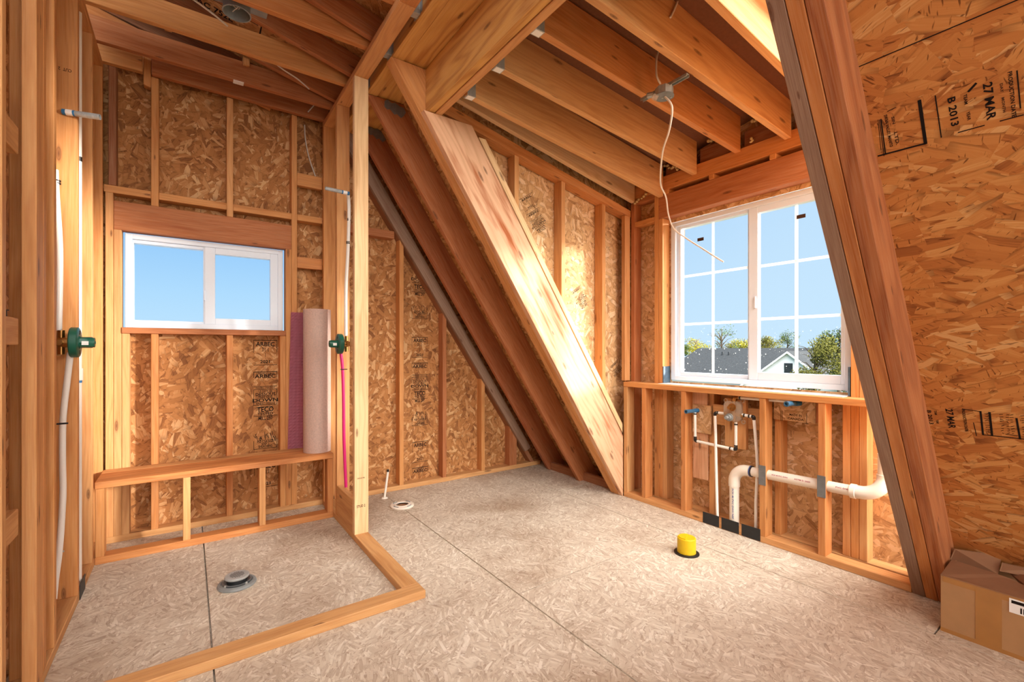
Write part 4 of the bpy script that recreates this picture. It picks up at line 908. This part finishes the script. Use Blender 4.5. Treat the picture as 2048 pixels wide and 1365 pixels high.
nn = Vector((SN, 0, 1)).normalized()
def hit(u, v):
    d = FW + RT * ((u - CCX) / CF) + Vector((0, 0, 1)) * ((CCY - v) / CF)
    p0 = Vector((3.1595, 0, 0)) - nn * .0004
    t_ = (p0 - EYEP).dot(nn) / d.dot(nn); return EYEP + d * t_
dn = Vector((1, 0, -SN)).normalized(); ry = Vector((0, -1, 0))
s = Stamp(wall_right, hit(1900, 220), dn, ry)
def loc(u, v): q = hit(u, v) - s.o; return q.dot(dn), q.dot(ry)
def twrite(u0, v0, u1, v1, hpx, string, mat='ink'):
    a, b = loc(u0, v0), loc(u1, v1); up_ = loc((u0 + u1) / 2 + hpx, (v0 + v1) / 2)[1] - loc((u0 + u1) / 2, (v0 + v1) / 2)[1]
    s.text((a[0] + b[0]) / 2, (a[1] + b[1]) / 2, abs(up_), string, abs(b[0] - a[0]) * 1.02, mat)
def lwrite(u0, v0, u1, v1, t=.003): s.line(*loc(u0, v0), *loc(u1, v1), t)
twrite(2018, 146, 2029, 231, 9, 'PRODUCTION DATE'); twrite(2001, 168, 2005, 183, 6, 'DAY', 'inkfade'); twrite(2005, 198, 2009, 222, 6, 'MONTH', 'inkfade')
twrite(1972, 164, 1984, 240, 19, '27 MAR'); twrite(1929, 190, 1933, 208, 7, 'TEAM'); twrite(1935, 224, 1939, 240, 7, 'YEAR'); twrite(1897, 188, 1914, 259, 16, 'B 2013')
twrite(1771, 229, 1782, 295, 6.5, 'SWAN VALLEY, MANITO'); twrite(1790, 262, 1796, 292, 7, 'LTD.', 'inkfade'); twrite(1785, 232, 1788, 250, 6, 'SIN', 'inkfade')
for q in ((1839, 203, 1851, 286, .009), (1757, 312, 1851, 287, .005), (1870.5, 192, 1882.6, 274.5, .003), (1917, 265, 1968, 251, .003), (2001, 242, 2046, 230, .003), (2034, 142, 2041, 216, .003), (1775, 223, 1792, 215, .002),
          (1759, 240, 1768, 312, .002), (1762, 239, 1771, 308, .0035), (1756, 240, 1762, 300, .0015), (1938, 182, 1951, 168, .006)): lwrite(*q)
twrite(1895, 817, 1906, 858, 14, '27 MAR'); twrite(1926, 820, 1933, 862, 6, 'PRODUCTION DATE'); twrite(1858, 817, 1862, 853, 8, 'B 2013'); twrite(1870, 822, 1872, 830, 5, 'TEAM'); twrite(1873, 840, 1876, 848, 5, 'YEAR')
for q in ((1961, 824, 1966, 869, .006), (1979, 826, 1984, 871, .007), (1966, 870, 2048, 879, .004), (1925, 818.6, 1962, 824, .003), (2033, 838, 2040, 878, .006), (1947, 846, 1953, 872, .0025)): lwrite(*q)
rg = random.Random(5)
for bx_ in (1969, 1974, 2000, 2012, 2020, 2042):
    for i in range(9):
        v0 = 828 + i * 4.6 + (bx_ - 1969) * .06
        if i != 4: lwrite(bx_ + rg.uniform(-1, 1) + i * .5, v0, bx_ + rg.uniform(3, 6) + i * .5, v0 + rg.uniform(-1.5, 1.5), .0022)
lwrite(2012, 869, 2034, 872, .003)
s.done()
q = hit(1719, 133); q2 = hit(2048, -10); d_ = (q2 - q)
s = Stamp(wall_right, q + Vector((0, .2, 0)), (0, -1, 0), -dn); s.line(0, 0, 3.0, 0, .003); s.done()
# words on the board patch under the window
xp = 3.0496; p = on('x', xp, 1591, 835); s = Stamp(patch2, p, (0, -1, 0), (0, 0, 1)); s.text(0, .012, .014, 'MADE IN', .075, 'inkfade'); s.text(0, -.012, .014, 'CANADA', .078, 'inkfade')
for x in (-.085, -.077, .062): s.line(x, -.03, x, .03, .003)
s.line(.05, -.03, .07, -.03, .003); s.done('inkfade')
# words on the roof deck above the light can
def hitc(u, v):
    d = FW + RT * ((u - CCX) / CF) + Vector((0, 0, 1)) * ((CCY - v) / CF); n2 = Vector((.24, 0, 1)).normalized(); p0 = Vector((.99, 0, zup(.99) + .15 - .0008))
    return EYEP + d * ((p0 - EYEP).dot(n2) / d.dot(n2))
p = hitc(424, 17); s = Stamp(bpy.data.objects['ceiling'], p, (1, 0, -.24), (0, -1, 0)); s.text(0, 0, .05, 'RAC 752L', .26); s.line(-.25, .09, .25, .09, .006); s.line(.27, -.1, .27, .3, .008); s.text(.02, .15, .05, 'EXPOSURE', .4, 'inkfade'); s.done()
# small red and blue print on the plastic pipes
s = Stamp(h, (XD - RD * .94 - .0008, 1.40, .4385), (0, -1, 0.0215), (0, 0, 1)); s.text(.0, .0, .008, 'SCH 40 PVC DWV', .10, 'inkred', 'LEFT'); s.text(.13, 0, .008, 'ASTM D 2665', .10, 'inkred', 'LEFT'); s.text(.345, 0, .008, 'PVC DWV', .07, 'inkred', 'LEFT')
s = Stamp(bpy.data.objects['vertical_pipe'], (XD - RD - .0006, 1.655, .29), (0, 0, -1), (0, -1, 0)); s.text(.0, .006, .011, 'SCH 40 PVC DWV NSF', .22, 'inkblue', 'LEFT')
# grade stamps on lumber
def grade(nm, lab, p, r, u, h, string, w):
    ob = next(o for o in bpy.data.objects if o.get('label') == lab); Stamp(ob, p, r, u).text(0, 0, h, string, w, 'inkfade')
grade('post', 'pale knotty end post of the shower partition, nearest the camera', on('y', 2.9526, 722, 1013), (1, 0, 0), (0, 0, 1), .016, 'STUD 2', .06)
grade('post', 'pale knotty end post of the shower partition, nearest the camera', on('y', 2.9526, 722, 957), (1, 0, 0), (0, 0, 1), .008, 'DOUG FIR', .05)
grade('stud', 'stamped stud behind the curved white tube and green valve on the left wall', on('y', 2.9896, 130, 139), (-1, 0, 0), (0, 0, -1), .014, 'CUT  2', .055)

def fonts_to_mesh():
    bpy.context.view_layer.update(); dg = bpy.context.evaluated_depsgraph_get()
    for o in [o for o in bpy.data.objects if o.type == 'FONT']:
        me = bpy.data.meshes.new_from_object(o.evaluated_get(dg)); n = bpy.data.objects.new('stamp_text', me); COL.objects.link(n)
        n.parent = o.parent; n.matrix_basis = o.matrix_basis.copy(); bpy.data.objects.remove(o, do_unlink=True)
fonts_to_mesh()
# ================================================================== OUTSIDE
# neighbouring house
hs = empty('neighbour_house', (42, 20, -3), 'neighbouring house with a wide grey shingle roof and one white gable', 'house')
part('walls', [((41.5, 55), (15.2, 40), (-3.2, -1.2))], 'siding', hs, bev=0)
bm = prism_bm([(40.8, -1.6), (48.5, 1.36), (56.2, -1.6)], 'y', 15.0, 31.0, 0); link('roof', bm, 'shingle', hs)
gx, gy = 39.6, 17.35
bm = prism_bm([(gy - 4.3, -3.2), (gy + 4.3, -3.2), (gy + 4.3, -2.35), (gy, 1.0), (gy - 4.3, -2.35)], 'x', gx, gx + 5, 0); g_ = link('gable', bm, 'siding', hs)
bm = prism_bm([(gy - 4.6, -2.6), (gy, 1.02), (gy + 4.6, -2.6), (gy + 4.6, -2.53), (gy, 1.1), (gy - 4.6, -2.53)], 'x', gx - .25, gx + 7, 0); link('gable_roof', bm, 'shingle', hs)
link('gable_trim', prism_bm([(gy - 4.5, -2.6), (gy, .9), (gy + 4.5, -2.6), (gy + 4.5, -2.42), (gy, 1.06), (gy - 4.5, -2.42)], 'x', gx - .3, gx - .22, 0), 'siding', hs)
link('gable_window', box_bm((gx - .04, gx + .02), (gy - .32, gy + .32), (-1.15, .1), 0), 'darksteel', hs)
for dy, dz in ((27, .75), (26.3, .78)): link('roof_vent', lathe_bm([(0, 0), (.09, 0), (.09, .45), (0, .45)], (46.6, dy, .5)), 'darksteel', hs)
rl_ = link('eave_corner', box_bm((3.185, 3.40), (2.30, 2.62), (2.16, 2.22), 0), 'soffit'); props(rl_, 'dark roof eave corner outside the upper left of the large window', 'eave')
def tree(label, cx, cy, zc, rx, rz, n, mat, leaf, seed, zbase=-4.0, cone=False, sparse=False):
    rg = random.Random(seed); t0 = empty('tree', (cx, cy, zbase), label, 'tree', 'trees beyond the grey roof')
    bm = bmesh.new(); tube_into(bm, [(cx, cy, zbase), (cx, cy, zc), (cx + .1, cy, zc + rz * .9)], .2, 8, rs=[rx * .09, rx * .05, .02])
    for i in range(18 if sparse else 8):
        a = rg.uniform(0, 6.28); z = zc + rz * rg.uniform(-.5, .6); e = Vector((cx + rx * .9 * math.cos(a) * rg.uniform(.4, 1), cy + rx * .9 * math.sin(a) * rg.uniform(.4, 1), z + rz * rg.uniform(.15, .45)))
        tube_into(bm, [(cx, cy, z - rz * .2), Vector((cx, cy, z)).lerp(e, .5) + Vector((0, 0, .1)), e], .04, 5, rs=[rx * .025, rx * .015, rx * .005])
    link('trunk', bm, 'trunk', t0)
    bm = bmesh.new(); lobes = [(rg.gauss(0, .42), rg.gauss(0, .42), rg.uniform(-.75, .75), rg.uniform(.28, .5)) for _ in range(13)]
    for i in range(n):
        lx, ly, lz, lr = rg.choice(lobes); v3 = Vector((rg.gauss(0, 1), rg.gauss(0, 1), rg.gauss(0, 1))).normalized() * lr * rg.random() ** .4
        p = Vector((lx + v3.x, ly + v3.y, lz + v3.z))
        if cone: s_ = max(.08, (1 - p.z) * .5); p.x *= s_; p.y *= s_
        c = Vector((cx + p.x * rx, cy + p.y * rx, zc + p.z * rz)); a = Vector((rg.gauss(0, 1), rg.gauss(0, 1), rg.gauss(0, 1))).normalized(); b = a.orthogonal().normalized(); sz = leaf * rg.uniform(.5, 1.2)
        bm.faces.new([bm.verts.new(c + a * sz), bm.verts.new(c + b * sz * .6), bm.verts.new(c - a * sz), bm.verts.new(c - b * sz * .6)])
    link('crown', bm, mat, t0)
def at(u, D):
    return EYEP + FW * D + RT * ((u - CCX) / CF * D)
for lab, u, D, zt, zb_, wpx, mat, n, sp in (('yellow green bushy tree above the roof, left part of the left sash', 1392, 62, 677, 712, 34, 'leafy', 2600, 0), ('thin tall tree with scattered leaves against the sky, left sash', 1443, 60, 652, 715, 30, 'leafg', 420, 1),
        ('yellow green tree at the right end of the left sash', 1488, 64, 676, 712, 36, 'leafy', 2600, 0), ('olive tree between the two yellow green trees', 1462, 66, 682, 712, 22, 'leafo', 1500, 0), ('yellow green tree at the left edge of the right sash', 1526, 63, 674, 712, 22, 'leafy', 1800, 0),
        ('dark olive tree right of the centre post of the window', 1536, 61, 670, 714, 26, 'leafo', 2200, 0), ('upright green tree behind the white gable', 1575, 68, 663, 715, 20, 'leafg', 1500, 0), ('small green tree at the lower left edge of the glass', 1368, 55, 690, 714, 14, 'leafg', 800, 0)):
    c = at(u, D); k_ = D / CF; zt_, zb2 = EYE + (CCY - zt) * k_, EYE + (CCY - zb_) * k_
    tree(lab, c.x, c.y, (zt_ + zb2) / 2, wpx * k_ * 1.05, (zt_ - zb2) / 2 * 1.0, n, mat, .10 if not sp else .12, hash_ := u, sparse=bool(sp))
for lab, u, D, zt, zb_, wpx, mat, n in (('broad green yellow tree filling the lower right corner of the window', 1630, 30, 678, 790, 46, 'leafo', 6500), ('large tree with bare twigs on top at the right edge of the window', 1678, 33, 650, 790, 42, 'leafg', 6500)):
    c = at(u, D); k_ = D / CF; zt_, zb2 = EYE + (CCY - zt) * k_, EYE + (CCY - zb_) * k_
    tree(lab, c.x, c.y, (zt_ + zb2) / 2, wpx * k_ * 1.15, (zt_ - zb2) / 2, n, mat, .075, u, sparse=True)
o = link('ground', box_bm((6, 120), (-80, 120), (-4.4, -4.2), 0), 'leafg'); props(o, 'green ground outside far below the windows', 'ground', None, 'structure')

# ================================================================== LIGHT
w = bpy.data.worlds.new('sky'); SC.world = w; w.use_nodes = True; nt = w.node_tree; nt.nodes.clear()
t = NT.__new__(NT); t.t = nt; t.out = nt.nodes.new('ShaderNodeOutputWorld')
tc = t.n('ShaderNodeTexCoord').outputs['Generated']; sp = t.n('ShaderNodeSeparateXYZ'); t.l(tc, sp.inputs[0])
blue = t.ramp(sp.outputs[2], [(0.0, lin((196, 232, 255))), (.10, lin((176, 221, 255))), (.24, lin((138, 196, 250))), (.6, lin((110, 170, 235)))])
hx = t.ramp(sp.outputs[0], [(.35, (0, 0, 0)), (.9, (1, 1, 1))])
blue = t.mix(t.math('MULTIPLY', hx, .8), blue, lin((205, 234, 255)))
dt = t.n('ShaderNodeVectorMath', operation='DOT_PRODUCT'); t.l(tc, dt.inputs[0]); dt.inputs[1].default_value = Vector((.05, -.66, .75)).normalized()
back = t.ramp(dt.outputs['Value'], [(.35, (0, 0, 0)), (.92, (1, 1, 1))])
SKY, BACK_GLOW = 1.0, 13.5
bg1 = t.n('ShaderNodeBackground'); t.l(blue, bg1.inputs[0]); bg1.inputs[1].default_value = SKY
bg2 = t.n('ShaderNodeBackground'); bg2.inputs[0].default_value = (1.0, .95, .87, 1); bg2.inputs[1].default_value = BACK_GLOW  # warm glow added to the sky behind and overhead to light the room
mx = t.n('ShaderNodeMixShader'); t.l(back, mx.inputs[0]); t.l(bg1.outputs[0], mx.inputs[1]); t.l(bg2.outputs[0], mx.inputs[2]); t.l(mx.outputs[0], t.out.inputs[0])
sd = bpy.data.lights.new('sun', 'SUN'); so = bpy.data.objects.new('sun', sd); COL.objects.link(so)
sd.energy = 8.0; sd.angle = math.radians(7); sd.color = (1.0, .93, .84)
so.rotation_euler = Vector((-.90, .88, -.20)).to_track_quat('-Z', 'Y').to_euler()
vs = SC.view_settings; vs.view_transform = 'Standard'; vs.look = 'None'; vs.gamma = 1.0; vs.use_curve_mapping = False; vs.exposure = 0.0
